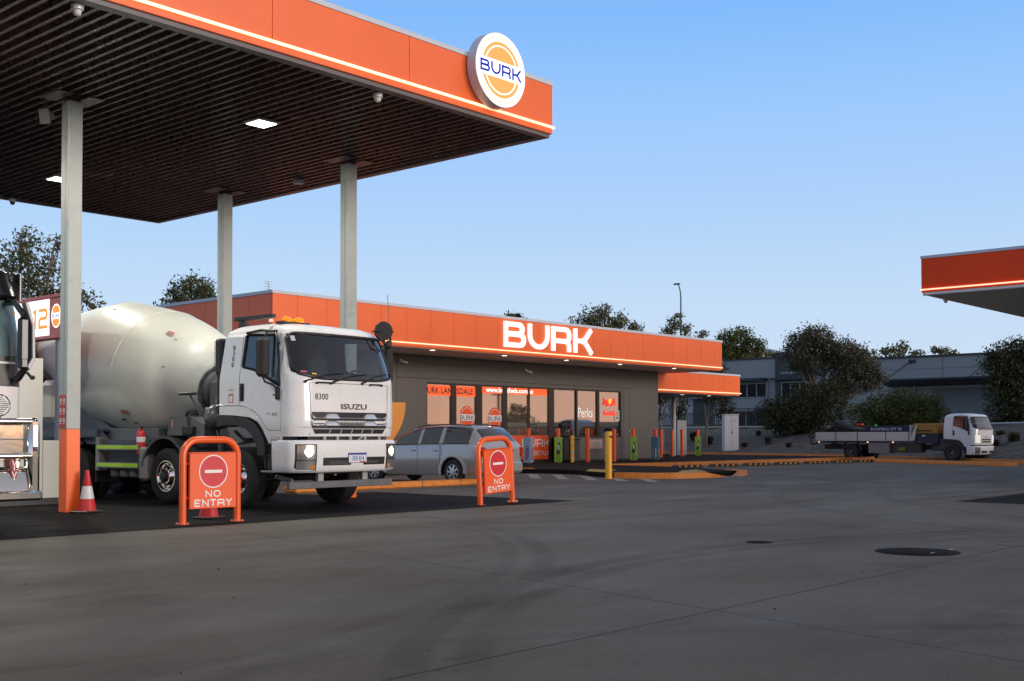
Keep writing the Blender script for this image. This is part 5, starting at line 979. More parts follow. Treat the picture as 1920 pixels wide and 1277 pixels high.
        b.prism([(x, z) for x, z in o_+i_], 'y', sg*1.235, sg*.80); b.build('wheel_arch', mat('arch_plastic', (.028, .029, .031), .55, bump=.05), parent, ang=40, bev=.012)
        b = MB(); b.bb(.78, 1.42, sg*.85, sg*1.17, .68, 1.125, 0, .02); b.bb(.80, 1.42, sg*1.12, sg*1.20, .90, .95, 0, .01); b.bb(.80, 1.25, sg*1.16, sg*1.21, 1.10, 1.135, 0, .01); b.build('step_box', BLACK, parent)
        b = MB(); b.bb(.70, 1.12, sg*1.02, sg*1.235, .64, .675, 0, .006); b.build('foot_step', ALU, parent)
        # mirror
        m_ = thing_part('mirror', parent); b = MB(); b.box((1.02, sg*1.46, 2.58), (.24, .18, .66), 0, .05, Matrix.Rotation(sg*.25, 3, 'Z')); b.box((1.03, sg*1.44, 2.25) if False else (1.02, sg*1.46, 2.30), (.2, .16, .1), 0, .05, Matrix.Rotation(sg*.25, 3, 'Z')); 
        b.tube([(1.02, sg*1.44, 2.9), (1.05, sg*1.38, 3.02), (1.08, sg*1.2, 3.04)], .02, 8); b.tube([(1.02, sg*1.46, 2.26), (1.03, sg*1.42, 2.17), (1.12, sg*1.32, 2.12), (1.16, sg*1.27, 2.05)], .018, 8); b.box((1.16, sg*1.26, 1.98), (.09, .06, .22), 0, .02); b.build('mirror', mat('matt_black', (.022, .021, .021), .75), parent)
    # front panel details
    def ff(y, z, o=.003): return (C_.fx(y, z, o), y, z)
    b = MB()
    b.tube([ff(-.92, 2.16), ff(-.91, 1.9), ff(-.90, 1.66), ff(-.90, 1.26)], .005, 4); b.tube([ff(.92, 2.16), ff(.91, 1.9), ff(.90, 1.66), ff(.90, 1.26)], .005, 4)
    b.tube([ff(-.92+1.84*i/12, 2.16, .001) for i in range(13)], .004, 4); b.tube([ff(-1.1+.2*i/2, 1.405, .001) for i in range(3)], .004, 4); b.tube([ff(1.1-.2*i/2, 1.405, .001) for i in range(3)], .004, 4); b.build('panel_seam', BLACK, body, ang=0)
    if big:
        b = MB(); rows = []
        gy = [-.88+1.76*i/24 for i in range(25)]
        b.grid([[ff(y, 1.385, .004) for y in gy], [ff(y, 1.665, .004) for y in gy]]); b.grid([[ff(y*.91, 1.295, .004) for y in gy], [ff(y*.97, 1.375, .004) for y in gy]])
        for i in range(22): y = -.5+1.0*i/21; b.tube([ff(y, 1.40, .006), ff(y, 1.65, .006)], .004, 4, 1)
        for k_ in range(4): b.tube([ff(y*.5, 1.43+.06*k_, .008) for y in gy], .004, 4, 1)
        for i in range(5): b.tube([ff(-.5+.25*i, 1.30, .006), ff(-.47+.25*i, 1.37, .006)], .012, 5, 2)
        gr_ = b.build('grille', [BLACK, DGREY, LGREY], parent, ang=0)
        b = MB()
        for zc in (1.595, 1.475):
            top = []; bot = []; 
            for y in [-.89+1.78*i/60 for i in range(61)]:
                a = abs(y); f = 1 if a < .27 else (max(0, 1-(a-.27)/.08)); f2 = 0 if a < .55 else min(1, (a-.55)/.08); up_ = .008+.062*(1-f)*(1-f2)+.055*max(0, (a-.80)/.09); 
                top.append((zc-.03+up_+.005)); bot.append(zc-.045-(.0 if a < .6 else 0))
            ys_ = [-.89+1.78*i/60 for i in range(61)]
            b.grid([[ff(y, zb, .004) for y, zb in zip(ys_, bot)], [ff(y, zb+.006, .040) for y, zb in zip(ys_, bot)], [ff(y, zt-.006, .018) for y, zt in zip(ys_, top)], [ff(y, zt, .006) for y, zt in zip(ys_, top)]])
        b.build('chrome_bar', mat('chrome_satin', (.92, .92, .93), .20, metal=.85), gr_, ang=50)
        b = curved_text(C_, 'ISUZU', .055, 1.72, .13, 1.75, .010, .003)
        em = b.build('emblem_lettering', mat('emblem_chrome', (.22, .22, .23), .2, metal=1), body, ang=0); sol = em.modifiers.new('s', 'SOLIDIFY'); sol.thickness = .008
        b = curved_text(C_, '8300', -.67, 1.875, .15, .95, .004, .0015)
        for i, ch in enumerate('8300'): zz = 2.77-.1*i; fr = Frame((-.10, -C_.at(zz)[3]-.004, zz), (1, 0, 0)); text(b, fr, ch, 0, 0, .115, .004, 0, True, 1.0, .002)
        b.build('fleet_number', BLACK, body, ang=0)
        b = MB(); fr = Frame((1.0, -1.242, 1.60), (1, 0, 0)); text(b, fr, '350', .06, .0, .075, .002, 0, sx=1.3); text(b, fr, 'FYJ', -.1, .02, .05, .002, 0, sx=1.2); rect(b, fr, .02, .16, .34, .365, .002, 1); b.build('badge', [mat('badge_grey', (.12, .12, .12), .4), DGREY], body, ang=0)
        b = MB(); fr = Frame((-.17, -1.242, 1.84), (1, 0, 0))
        for (x0, x1, z0, z1, k_) in ((0, .13, .22, .235, 0), (0, .13, .13, .155, 0), (0, .13, 0, .012, 0), (0, .012, .0, .13, 0), (.118, .13, 0, .13, 0), (.02, .11, .17, .2, 1), (.02, .11, .03, .1, 1)): rect(b, fr, x0, x1, z0, z1, .002, k_)
        b.build('warning_sticker', [mat('sticker_red', (.6, .12, .1), .5), SIGNW], body, ang=0)
        b = MB()
        for (y0, y1, dz) in ((-1.0, -.17, .10), (-.41, .42, .10), (.26, .99, .16)):
            b.tube([ff(y0, 2.185, .02), ff(y0+.05, 2.20, .035), ff((y0+y1)/2, 2.27+dz*.3, .03), ff(y1, 2.30+dz*.45, .018)], [.018, .016, .011, .006], 6); b.box(ff(y0, 2.175, .02), (.03, .05, .05), 0, .01)
        b.build('wiper', BLACK, parent); b = MB()
        for y0, y1 in ((-.79, -.45), (.44, .78)): b.tube([ff(y0, 2.155, .0), ff(y0+.03, 2.165, .035), ff(y1-.03, 2.165, .035), ff(y1, 2.155, .0)], .014, 6); b.box(ff(y0+.02, 2.155, .01), (.02, .06, .035), 0, .008); b.box(ff(y1-.02, 2.155, .01), (.02, .06, .035), 0, .008)
        b.build('grab_handle', BLACK, parent)
        b = MB(); b.bb(1.2, 1.5, -1.1, 1.1, 1.95, 2.15, 0, .05); b.tube([(1.25, .50+.24*cos(a), 2.27+.16*sin(a)) for a in [2*pi*i/20 for i in range(21)]], .018, 6); b.tube([(1.25, -.55+.22*cos(a), 2.25+.15*sin(a)) for a in [2*pi*i/20 for i in range(21)]], .018, 6); b.bb(1.25, 1.4, .45, .55, 2.1, 2.3, 0, .03)
        for y in (-.55, .5): b.bb(.05, .25, y-.24, y+.24, 1.7, 2.72, 1, .06); b.bb(.1, .22, y-.12, y+.12, 2.7, 2.92, 1, .05)
        b.bb(-.40, -.38, -1.0, 1.0, 1.8, 3.0, 1)
        b.build('cab_interior', [mat('dash_dark', (.05, .055, .06), .7), mat('seat_dark', (.04, .042, .05), .85)], parent)
        # stickers on glass
        b = MB(); 
        for (y, z, w2, h2, k_) in ((-1.06, 2.87, .06, .09, 0), (-1.05, 2.33, .10, .025, 1), (-.86, 2.30, .10, .022, 2)): b.add([ff(y, z, .012), ff(y+w2, z, .012), ff(y+w2, z+h2, .012), ff(y, z+h2, .012)], [(0, 1, 2, 3)], k_)
        b.build('screen_sticker', [mat('sticker_pale', (.6, .62, .62), .5), mat('sticker_pink', (.6, .12, .25), .5), mat('sticker_yellow', (.8, .6, .02), .5)], g_, ang=0)
    else:
        b = MB(); gy = [-.55+1.1*i/12 for i in range(13)]
        for z0 in (1.40, 1.54): b.grid([[ff(y, z0, .004) for y in gy], [ff(y, z0+.09, .004) for y in gy]])
        b.build('grille', BLACK, parent, ang=0)
        b = MB(); fr = Frame((C_.fx(0, 1.75, .0)+.004, 0, 1.69), (0, 1, 0)); text(b, fr, 'ISUZU', 0, .0, .14, .004, 0, sx=1.2); b.build('emblem_lettering', ALU, body, ang=0)
        b = MB(); 
        for sg in (-1, 1): ys_ = [sg*(.72+.42*i/8) for i in range(9)]; b.grid([[ff(y, 1.38, .008) for y in ys_], [ff(y, 1.62, .012) for y in ys_], [ff(y, 1.86-.4*abs(abs(y)-.72)*0, .008) for y in ys_]])
        b.build('headlight', mat('lamp_glass_lit', (.7, .7, .72), .1, emit=(1, .9, .75), estr=.5), parent)
        b = MB()
        for y0 in (-.7, .0): b.tube([ff(y0, 2.2, .02), ff(y0+.6, 2.35, .02)], .014, 5)
        b.build('wiper', BLACK, parent)
    return C_, body
def thing_part(n, p): return None
def front_bumper(parent, big=True):
    lv = [(.64, 1.0, 1.60, 1.22), (.67, 1.0, 1.635, 1.245), (.9, 1.0, 1.66, 1.255), (1.15, 1.0, 1.66, 1.255), (1.185, 1.0, 1.64, 1.24), (1.19, 1.05, 1.6, 1.2)]
    B_ = Cab(lv, .30, .50, .02, .03); o = B_.shell([.64, .655, .67, .78, .9, 1.02, 1.15, 1.17, 1.185, 1.19]).build('bumper', TWHITE, parent, ang=50)
    def ff(y, z, q=.004): return (B_.fx(y, z, q), y, z)
    def patch(b, y0, y1, z0, z1, m, q=.004, n=10): b.grid([[ff(y0+(y1-y0)*i/n, z0+(z1-z0)*j/4, q) for i in range(n+1)] for j in range(5)], m)
    b = MB(); patch(b, -.68, -.06, .755, .89, 0); patch(b, .24, .78, .755, .89, 0); patch(b, -.55, -.1, .77, .83, 1, .006); patch(b, .3, .6, .78, .83, 1, .006); b.build('air_intake', [BLACK, DGREY], o)
    for sg in (-1, 1):
        b = MB(); y0, y1 = sg*.82, sg*1.18
        patch(b, y0, y1, .665, 1.12, 0, .005, 12); patch(b, y0+sg*.03, y1-sg*.02, .86, 1.10, 1, .009, 12); patch(b, y0+sg*.03, y1-sg*.02, .69, .84, 2, .009, 12); patch(b, y0+sg*.03, y0+sg*.12, .70, .765, 3, .012, 6)
        for i in range(4): b.tube([ff(y0+sg*(.05+.08*i), .87, .012), ff(y0+sg*(.05+.08*i), 1.09, .012)], .004, 4, 2)
        c = Vector(ff(sg*.98, .99, .02)); 
        hl = b.build('headlight', [BLACK, mat('reflector_bowl', (.62, .64, .60), .12, metal=.9), mat('indicator_bowl', (.45, .45, .46), .15, metal=.8), mat('indicator_amber', (.55, .20, .05), .2)], parent)
        b = MB(); nrm = Vector((.75, sg*.45, 0)).normalized()
        for k_, (dz, r_) in enumerate(((.0, .085),)): b.lathe([(0, r_), (.012, r_*.7), (.016, 0)], Vector(ff(sg*.99, .99+dz, .008)), nrm, 20)
        if big: b.build('lit_bulb', HEADL, hl)
    if big:
        b = MB(); fr = Frame((B_.fx(.09, .9)+.012, -.13, .80), (0, 1, 0)); b.bb(fr.o.x-.01, fr.o.x, -.135, .295, .795, .965, 0); rect(b, fr, 0, .42, .0, .13, .001, 1); rect(b, fr, 0, .42, .13, .155, .0015, 2); rect(b, fr, .26, .40, .0, .02, .0015, 3); text(b, fr, '1IER·814', .21, .03, .12, .002, 2, True, .70, .0005)
        b.build('number_plate', [BLACK, mat('plate_white', (.65, .68, .75), .4), mat('plate_blue', (.02, .06, .35), .4), mat('plate_red', (.6, .03, .03), .4)], o, ang=0)
    return B_

# ---------------------------------------------------------------- concrete mixer
TH = radians(-87.5)
mx_ = thing('mixer_truck', 'white concrete mixer truck numbered 8300 parked with its headlights on under the canopy', 'truck', (13.45, 17.23, .004), TH)
isuzu_cab(mx_); front_bumper(mx_)
for sg in (-1, 1):
    wheel(mx_, 0.0, sg*1.05 if sg < 0 else 1.13, sg, wd=.28 if sg < 0 else .33); wheel(mx_, -2.10, sg*1.05, sg)
    for x in (-5.2, -6.55): wheel(mx_, x, sg*1.07, sg, style='drive', dual=True)
b = MB()
for sg in (-1, 1): b.bb(-8.2, 1.4, sg*.36, sg*.46, .78, 1.04, 0)
b.bb(1.3, 1.42, -.6, .6, .6, .95, 1, .01); b.bb(-8.2, -8.1, -.46, .46, .78, 1.04); b.bb(.9, 1.3, -.5, .5, .95, 1.3, 1); b.bb(-.3, .8, -.45, .45, .55, 1.35, 1, .05)
for x in (0, -2.1): b.tube([(x, -.95, .52), (x, .95, .52)], .08, 10, 1); b.bb(x-.15, x+.15, -.5, -.4, .55, .8, 1)
for x in (-5.2, -6.55): b.tube([(x, -.95, .52), (x, .95, .52)], .11, 10, 1); b.lathe([(-.2, .1), (-.1, .25), (.1, .25), (.2, .1)], (x, 0, .55), (0, 1, 0), 16, 1)
b.bb(1.25, 1.52, -.9, .9, 1.19, 1.25, 1); 
for y in (-.6, -.3, .0, .35, .7): b.bb(1.5, 1.58, y, y+.06, 1.19, 1.26, 2, .005)
b.tube([(1.56, .2, 1.19), (1.58, .32, 1.26)], .01, 5, 2); b.tube([(1.56, .24, 1.19), (1.58, .36, 1.26)], .01, 5, 2)
b.build('chassis', [DGREY, BLACK, LGREY], mx_)
b = MB(); b.bb(1.47, 1.56, -1.33, 1.08, .37, .49, 0, .01)
for y in (-.62, .42): b.bb(1.40, 1.47, y, y+.12, .40, .68, 1)
for y in (-.8, -.15, .2, .55): b.cyl((1.562, y, .43), (1.558, y, .43), .012, n=10, m=2)
b.tube([(1.45, -1.2, .42), (1.1, -.9, .5), (.6, -.8, .55)], .04, 8, 1)
b.build('underrun_bar', [MGREY, LGREY, BLACK], mx_)
b = MB(); b.bb(-.05, .1, -.02+0, .02, 0, 0.01); b = MB()
b.lathe([(0, 0), (0, .11), (.02, .12)], (1.0, -.68, 3.215), (0, 0, 1), 20, 1); b.bb(.78, .92, -.98, -.34, 3.195, 3.235, 1, .01)
bc = MB()
for y in (-.80, -.52): bc.lathe([(0, .085), (.05, .08), (.085, .06), (.097, 0)], (.85, y, 3.235), (0, 0, 1), 24, 0)
bc.bb(.79, .91, -.9, -.42, 3.235, 3.29, 0, .03); be = bc.build('amber_beacon', AMBER, mx_); b = MB(); b.bb(.77, .93, -.99, -.33, 3.19, 3.236, 0, .01); b.build('beacon_base', BLACK, be)
b = MB(); b.lathe([(0, .04), (.03, .035), (.045, 0)], (.75, -1.06, 3.23), (.3, -.5, 1), 14); b.build('marker_lamp', mat('marker_warm', (.9, .5, .4), .2, emit=(1, .5, .35), estr=.6), mx_)
b = MB(); b.bb(-.55, .50, -.84, -.74, 3.33, 3.40, 0, .01); b.prism([(-.50, 3.10), (-.30, 3.16), (-.34, 3.33), (-.44, 3.33)], 'y', -.80, -.70); b.build('roof_rack', BLACK, mx_)
b = MB(); b.bb(-.68, -.50, -1.16, -1.0, 2.36, 3.0, 0, .03); b.tube([(-.6, -1.08, 2.4), (-.6, -1.08, 1.7)], .07, 10)
for i in range(18): b.bb(-.69, -.52, -1.165, -1.15, 2.42+.03*i, 2.432+.03*i)
b.build('air_intake_stack', BLACK, mx_)
b = MB(); b.lathe([(0, 0), (0, .16), (-.015, .175), (-.04, .165), (-.05, 0)], (1.45, .96, 3.16), (.82, -.5, -.1), 28); b.tube([(1.42, 1.0, 3.16), (1.40, 1.18, 3.05), (1.38, 1.2, 2.93), (1.25, 1.2, 2.86)], .02, 7); b.tube([(1.42, .78, 3.10), (1.5, .9, 2.95), (1.45, 1.15, 2.86)], .018, 7); b.bb(1.36, 1.42, 1.1, 1.22, 2.88, 3.0, 0, .015); b.tube([(1.42, .70, 3.14), (1.42, 1.24, 3.16)], .015, 6); b.build('convex_mirror', BLACK, mx_)
b = MB(); b.tube([(1.22, 1.38, 2.9), (1.22, 1.36, 3.2)], .018, 6); b.tube([(1.22, 1.36, 3.2), (1.21, 1.35, 3.35)], .012, 6, 1); b.tube([(1.21, 1.35, 3.35), (1.18, 1.33, 3.87)], .006, 5); b.tube([(1.22, 1.38, 2.93), (1.24, 1.33, 2.98), (1.24, 1.2, 2.95)], .02, 6); b.build('radio_aerial', [BLACK, LGREY], mx_)
# drum
AXD = Vector((-cos(radians(11)), 0, sin(radians(11)))); DO = Vector((-2.12, 0, 2.17))
prof = [(0, .40), (-.02, .50), (.02, .55), (.03, .60), (.08, .72), (.17, .85), (.35, .985), (.65, 1.11), (1.0, 1.205), (1.3, 1.265), (1.6, 1.31), (1.68, 1.318), (2.2, 1.335), (3.0, 1.335), (3.08, 1.325), (3.12, 1.315), (3.9, 1.13), (4.8, .88), (5.5, .70), (5.55, .64)]
fine = []
for (a, r0), (c, r1) in zip(prof, prof[1:]):
    fine.append((a, r0))
fine.append(prof[-1])
b = MB(); b.lathe(fine, DO, AXD, 96); drm = b.build('mixer_drum', DRUMW, mx_, ang=60)
b = MB()
for s_, r_ in ((1.66, 1.318), (3.06, 1.33)): b.lathe([(s_-.012, r_-.004), (s_-.006, r_+.005), (s_+.006, r_+.005), (s_+.012, r_-.004)], DO, AXD, 96)
b.build('weld_seam', DRUMW, drm, ang=60)
Ud = AXD.cross(Vector((0, 1, 0))).normalized(); Vd = Vector((0, 1, 0))
def onD(s_, ang, r_): return DO+AXD*s_+(-Vd*sin(ang)+Ud*cos(ang)*(1 if Ud.z > 0 else -1))*r_
b = MB()
for (s_, a_, r_, w2, k_) in ((.75, .62, 1.15, .09, 0), (1.35, 2.15, 1.275, .11, 0), (.42, 1.25, 1.02, .03, 1), (.55, .68, 1.075, .02, 1), (1.2, 2.35, 1.25, .04, 1), (1.5, 2.3, 1.30, .05, 1), (2.7, .55, 1.338, .03, 1)):
    c0, c1, c2_, c3 = onD(s_-w2, a_-.06*w2*6, r_), onD(s_-w2, a_+.06*w2*6, r_), onD(s_+w2, a_+.06*w2*6, r_+.03), onD(s_+w2, a_-.06*w2*6, r_+.03)
    n_ = (onD(s_, a_, 2)-DO-AXD*s_).normalized()*.012; b.add([c+n_ for c in (c0, c1, c2_, c3)], [(0, 1, 2, 3)], k_)
b.build('drum_sticker', [mat('faded_red_label', (.40, .16, .13), .6, var=.3, vscale=20), DGREY], drm, ang=0)
b = MB(); b.lathe([(-.0, .48), (-.03, .46), (-.03, .38), (-.12, .36), (-.14, .28), (-.32, .26), (-.36, .18), (-.50, .17), (-.50, 0)], DO, AXD, 32)
for i in range(16): a = 2*pi*i/16; c = DO+AXD*(-.03)+(Vd*cos(a)+Ud*sin(a))*.46; b.lathe([(0, .02), (-.03, .02), (-.03, 0)], c, AXD, 6)
b.bb(-1.95, -1.30, -.32, -.22, 1.25, 2.30, 0, .02); b.bb(-1.95, -1.30, .22, .32, 1.25, 2.30, 0, .02); b.bb(-1.7, -1.4, -.32, .32, 1.55, 1.75, 0, .02); b.prism([(-2.3, 1.05), (-1.1, 1.05), (-1.35, 1.6), (-1.9, 1.6)], 'y', -.42, .42)
b.build('drum_gearbox', MGREY, mx_)
# hopper, chute and rear frame
b = MB(); b.prism([(-8.3, 3.0), (-7.3, 3.35), (-7.0, 3.95), (-8.7, 3.95)], 'y', -.5, .5); b.tube([(-8.2, -.45, 1.0), (-7.9, -.55, 3.4)], .06, 8); b.tube([(-8.2, .45, 1.0), (-7.9, .55, 3.4)], .06, 8); b.prism([(-8.4, 1.9), (-8.2, 2.9), (-8.5, 2.95), (-9.1, 1.9)], 'y', -.22, .22); b.bb(-8.3, -7.2, -.9, .9, 1.05, 1.2); b.build('discharge_hopper', MGREY, mx_)
b = MB(); b.lathe([(5.5, .66), (5.52, .78), (5.62, .78), (5.64, .6)], DO, AXD, 48); b.build('drum_ring', mat('ring_cream', (.42, .40, .30), .5, var=.2, dirt=.4), mx_)
b = MB(); b.bb(-6.75, -6.12, -1.12, -.75, 1.55, 2.45, 0, .12); b.build('water_tank', mat('tank_cream', (.58, .56, .48), .4, var=.05), mx_); b = MB(); b.tube([(-6.6, -1.12, 1.85), (-6.85, -1.2, 1.82), (-6.95, -1.2, 1.6), (-6.9, -1.2, 1.1)], .04, 8); b.box((-6.8, -1.15, 1.85), (.16, .16, .16), 0, .03); b.build('blue_hose', mat('hose_bright_blue', (.01, .14, .55), .35), mx_)
# subframe, boxes and side guards on the near side
b = MB(); b.bb(-7.4, -2.9, -1.12, -.46, 1.10, 1.20, 0, .01); b.bb(-8.2, -1.2, -.50, -.34, 1.04, 1.24, 0, .01); b.bb(-8.2, -1.2, .34, .50, 1.04, 1.24, 0, .01); b.bb(-7.4, -4.35, -1.22, -1.12, 1.24, 1.40, 0, .01); b.bb(-7.4, -4.3, -1.10, -.6, 1.36, 1.40); b.bb(-4.42, -2.7, -.95, -.75, 1.05, 1.42, 1, .02)
b.prism([(-3.0, 1.2), (-4.6, 1.2), (-5.6, 1.75), (-5.4, 1.8), (-4.4, 1.35), (-3.0, 1.32)], 'y', -.75, -.65); b.bb(-7.3, 1-8.0, -.8, .8, 1.2, 2.3, 0) if False else None
b.build('subframe', [mat('frame_blue_grey', (.075, .085, .10), .5, var=.15), MGREY], mx_)
b = MB()
for z in (1.0, .655): b.bb(-4.30, -2.90, -1.245, -1.22, z, z+.10, 0)
b.build('side_guard', mat('guard_alu', (.30, .29, .28), .45, metal=.3), mx_); b = MB()
for z in (1.0, .655): b.bb(-4.295, -2.905, -1.251, -1.246, z+.018, z+.085, 0)
b.build('reflective_strip', LIME, mx_)
b = MB(); b.bb(-4.40, -4.27, -1.22, -1.0, .58, 1.25, 0, .02); b.bb(-2.92, -2.66, -1.235, -1.0, .42, 1.06, 0, .05); b.bb(-4.2, -3.95, -1.0, -.8, .75, 1.2, 0, .03)
for i in range(4): b.lathe([(0, 0), (.0, .06), (.03, .12), (.3, .12), (.3, 0)], (-4.05+i*.33, -.95, .45), (0, 0, 1), 14, 0)
b.build('storage_box', mat('box_pale_grey', (.24, .235, .23), .5, var=.12, dirt=.3), mx_)
b = MB(); b.bb(-4.2, -2.95, -1.1, -.5, .60, 1.0, 0, .02); b.build('fuel_tank', BLACK, mx_); b = MB(); b.bb(-1.45, -.95, -1.0, -.5, .55, 1.0, 0, .05); b.build('battery_box', BLACK, mx_)
b = MB(); b.lathe([(0, 0), (0, .085), (.38, .085), (.44, .05), (.47, .02), (.47, 0)], (-2.98, -1.12, .93), (0, 0, 1), 18); fe = b.build('fire_extinguisher', mat('extinguisher_red', (.55, .02, .02), .35), mx_)
b = MB(); b.lathe([(0.22, .087), (.32, .087)], (-2.98, -1.12, .93), (0, 0, 1), 18); b.build('label_band', SIGNW, fe); b = MB(); b.tube([(-2.98, -1.12, 1.38), (-2.94, -1.13, 1.43), (-2.89, -1.14, 1.45)], .015, 6); b.build('extinguisher_valve', BLACK, fe)
# mudguard over second axle
def mudguard(x, R, z, y0, y1, a0, a1, nm='mudguard', m=MGREY):
    b = MB(); A_ = [radians(a0+(a1-a0)*i/16) for i in range(17)]
    b.grid([[(x+cos(a)*R, y, z+sin(a)*R) for a in A_] for y in (y0, y1)]); b.grid([[(x+cos(a)*(R-.05), y, z+sin(a)*(R-.05)) for a in A_] for y in (y0, y1)]); b.grid([[(x+cos(a)*R, y0, z+sin(a)*R) for a in A_], [(x+cos(a)*(R-.05), y0, z+sin(a)*(R-.05)) for a in A_]]); b.grid([[(x+cos(a)*(R-.05), y1, z+sin(a)*(R-.05)) for a in A_], [(x+cos(a)*R, y1, z+sin(a)*R) for a in A_]])
    for a in (A_[0], A_[-1]): b.add([(x+cos(a)*R, y0, z+sin(a)*R), (x+cos(a)*R, y1, z+sin(a)*R), (x+cos(a)*(R-.05), y1, z+sin(a)*(R-.05)), (x+cos(a)*(R-.05), y0, z+sin(a)*(R-.05))], [(0, 1, 2, 3)])
    b.build(nm, m, mx_, ang=50)
for sg in (-1, 1): mudguard(-2.1, .72, .55, sg*1.24, sg*.85, 18, 168, m=mat('guard_plastic_grey', (.075, .08, .085), .5, var=.1))
for sg in (-1, 1): mudguard(-5.2, .66, .56, sg*1.2, sg*.6, 60, 150, m=BLACK)
b = MB(); b.prism([(-2.12, 1.27), (-1.45, 1.27), (-1.52, 1.62), (-2.02, 1.62)], 'y', -1.15, -.78); b.prism([(-1.50, 1.25), (-1.05, 1.25), (-1.05, 1.48), (-1.5, 1.62)], 'y', -1.1, -.75); b.bb(-1.62, -1.30, -1.18, -1.0, 1.28, 1.44, 1, .01); b.box((-1.55, -.95, 1.70), (.2, .12, .12), 1, .02); b.tube([(-1.8, -.95, 1.62), (-1.75, -.95, 1.72), (-1.5, -.95, 1.72)], .03, 6, 1); b.tube([(-1.12, -1.0, 1.27), (-1.12, -1.0, 1.42)], .05, 8); b.build('hydraulic_box', [MGREY, BLACK], mx_, bev=.01)
b = MB(); rect(b, Frame((-1.98, -1.156, 1.42), (1, 0, 0)), .0, .08, 0, .15, .001, 0); disc(b, Frame((-1.5, -1.182, 1.36), (1, 0, 0)), 0, 0, .02, .001, 1, 12); b.build('box_label', [mat('label_pinkish', (.5, .25, .22), .5), REDL], mx_, ang=0)
b = MB(); b.lathe([(-.31, 0), (-.29, .10), (-.22, .19), (-.1, .235), (.1, .235), (.22, .19), (.29, .10), (.31, 0)], (-.84, -.90, 1.62), (0, 1, .25), 28); b.tube([(-.84, -1.0, 1.4), (-.70, -1.0, 1.15), (-.66, -.9, 1.0)], .02, 6); b.tube([(-.78, -1.05, 1.86), (-.78, -1.02, 1.95)], .02, 6); b.build('air_receiver', mat('receiver_grey', (.085, .10, .10), .35, var=.08, coat=.2), mx_)
b = MB(); rect(b, Frame((-.96, -1.135, 1.66), (1, 0, 0)), 0, .11, 0, .12, .004, 0); b.build('receiver_label', mat('label_white', (.5, .5, .5), .5), mx_, ang=0)
b = MB(); b.box((-1.55, -1.1, 2.04), (.42, .14, .055), 0, .02); b.tube([(-1.48, -1.1, 2.02), (-1.25, -1.05, 1.66)], .016, 6); b.build('rest_paddle', DGREY, mx_)
b = MB(); b.cyl((-.7, -.98, .95), (-.7, -.98, 1.25), .07, n=14); b.tube([(-1.0, -.9, 1.2), (-.6, -.9, 1.1), (.4, -.9, 1.2)], .03, 6); b.tube([(-.55, -.8, 1.35), (-.3, -.8, 1.2), (.2, -.7, 1.2)], .03, 6); b.build('hoses', DGREY, mx_)
for q in ((-4.42, -4.38, -1.2, -.7, .35, .62), (.62, .68, -1.1, -.75, .7, .98)): b = MB(); b.bb(*q, 0, .01); b.build('mud_flap', BLACK, mx_)

# ---------------------------------------------------------------- second truck (tray truck)
t2 = thing('tray_truck', 'white tray truck with a drop side deck and yellow compressor parked by the far kerb', 'truck', (56.15, 20.95, 0), radians(-98))
S_ = .80
cabroot_objs = []
def scaled(fn):
    pre = set(bpy.data.objects); fn(); return [o for o in bpy.data.objects if o not in pre]
for o in scaled(lambda: (isuzu_cab(t2, False), front_bumper(t2, False))):
    if o.parent == t2: o.scale = (S_*.98, S_*.94, S_*.935); o.location = (.02, 0, -.14)
b = MB(); b.bb(1.12, 1.17, .55, .62, 2.0, 2.5); 
for sg in (-1, 1):
    wheel(t2, .12, sg*.92, sg, R=.42, wd=.24, rimr=.22, style='drive'); wheel(t2, -5.35, sg*.92, sg, R=.42, wd=.22, rimr=.22, style='drive', dual=True)
b = MB(); b.bb(-7.3, 1.0, -.4, .4, .55, .8); b.bb(-7.3, -1.3, -1.05, 1.05, .88, .97); b.bb(-1.0, -.45, -.8, .8, .5, 1.0); b.bb(-3.1, -1.5, -.95, -.5, .42, .86, 0, .03); b.bb(-.6, .9, -.85, .85, .55, 1.1, 0, .03); b.build('chassis', DGREY, t2)
b = MB(); b.bb(-4.3, -3.15, -1.06, -.6, .38, .85, 0, .01); b.build('tool_box', mat('toolbox_grey', (.22, .215, .22), .5, var=.1), t2)
TR = mat('tray_side', (.58, .57, .57), .45, var=.06, dirt=.2)
b = MB(); b.bb(-7.3, -2.0, -1.12, -1.07, .98, 1.42, 0, .01); b.bb(-7.3, -2.0, 1.07, 1.12, .98, 1.42, 0, .01); b.bb(-7.35, -7.3, -1.12, 1.12, .98, 1.42)
for z in (1.1, 1.22, 1.34): b.bb(-7.3, -2.0, -1.125, -1.12, z, z+.012)
for x in (-6.15, -4.9, -3.3, -2.05): b.bb(x, x+.04, -1.13, -1.12, .98, 1.42, 1)
b.build('drop_side', [TR, DGREY], t2)
b = MB(); b.bb(-2.0, -1.95, -1.1, 1.1, .95, 1.75); b.prism([(-2.0, 1.0), (-1.75, 1.0), (-1.6, 1.75), (-1.66, 1.75)], 'y', -1.12, -1.06); b.build('headboard', TR, t2)
b = MB(); b.bb(-1.85, -.62, -1.0, 1.0, 1.33, 1.82, 0, .04); b.bb(-1.85, -.62, -.98, .98, .85, 1.33, 1, .02); b.bb(-1.75, -.9, -1.01, -1.0, 1.44, 1.50, 2); b.bb(-1.4, -1.25, -1.0, -.98, 1.2, 1.26, 3); b.build('compressor', [mat('compressor_yellow', (.36, .19, .03), .5, var=.1), mat('compressor_navy', (.025, .03, .06), .5), BLACK, SIGNW], t2)
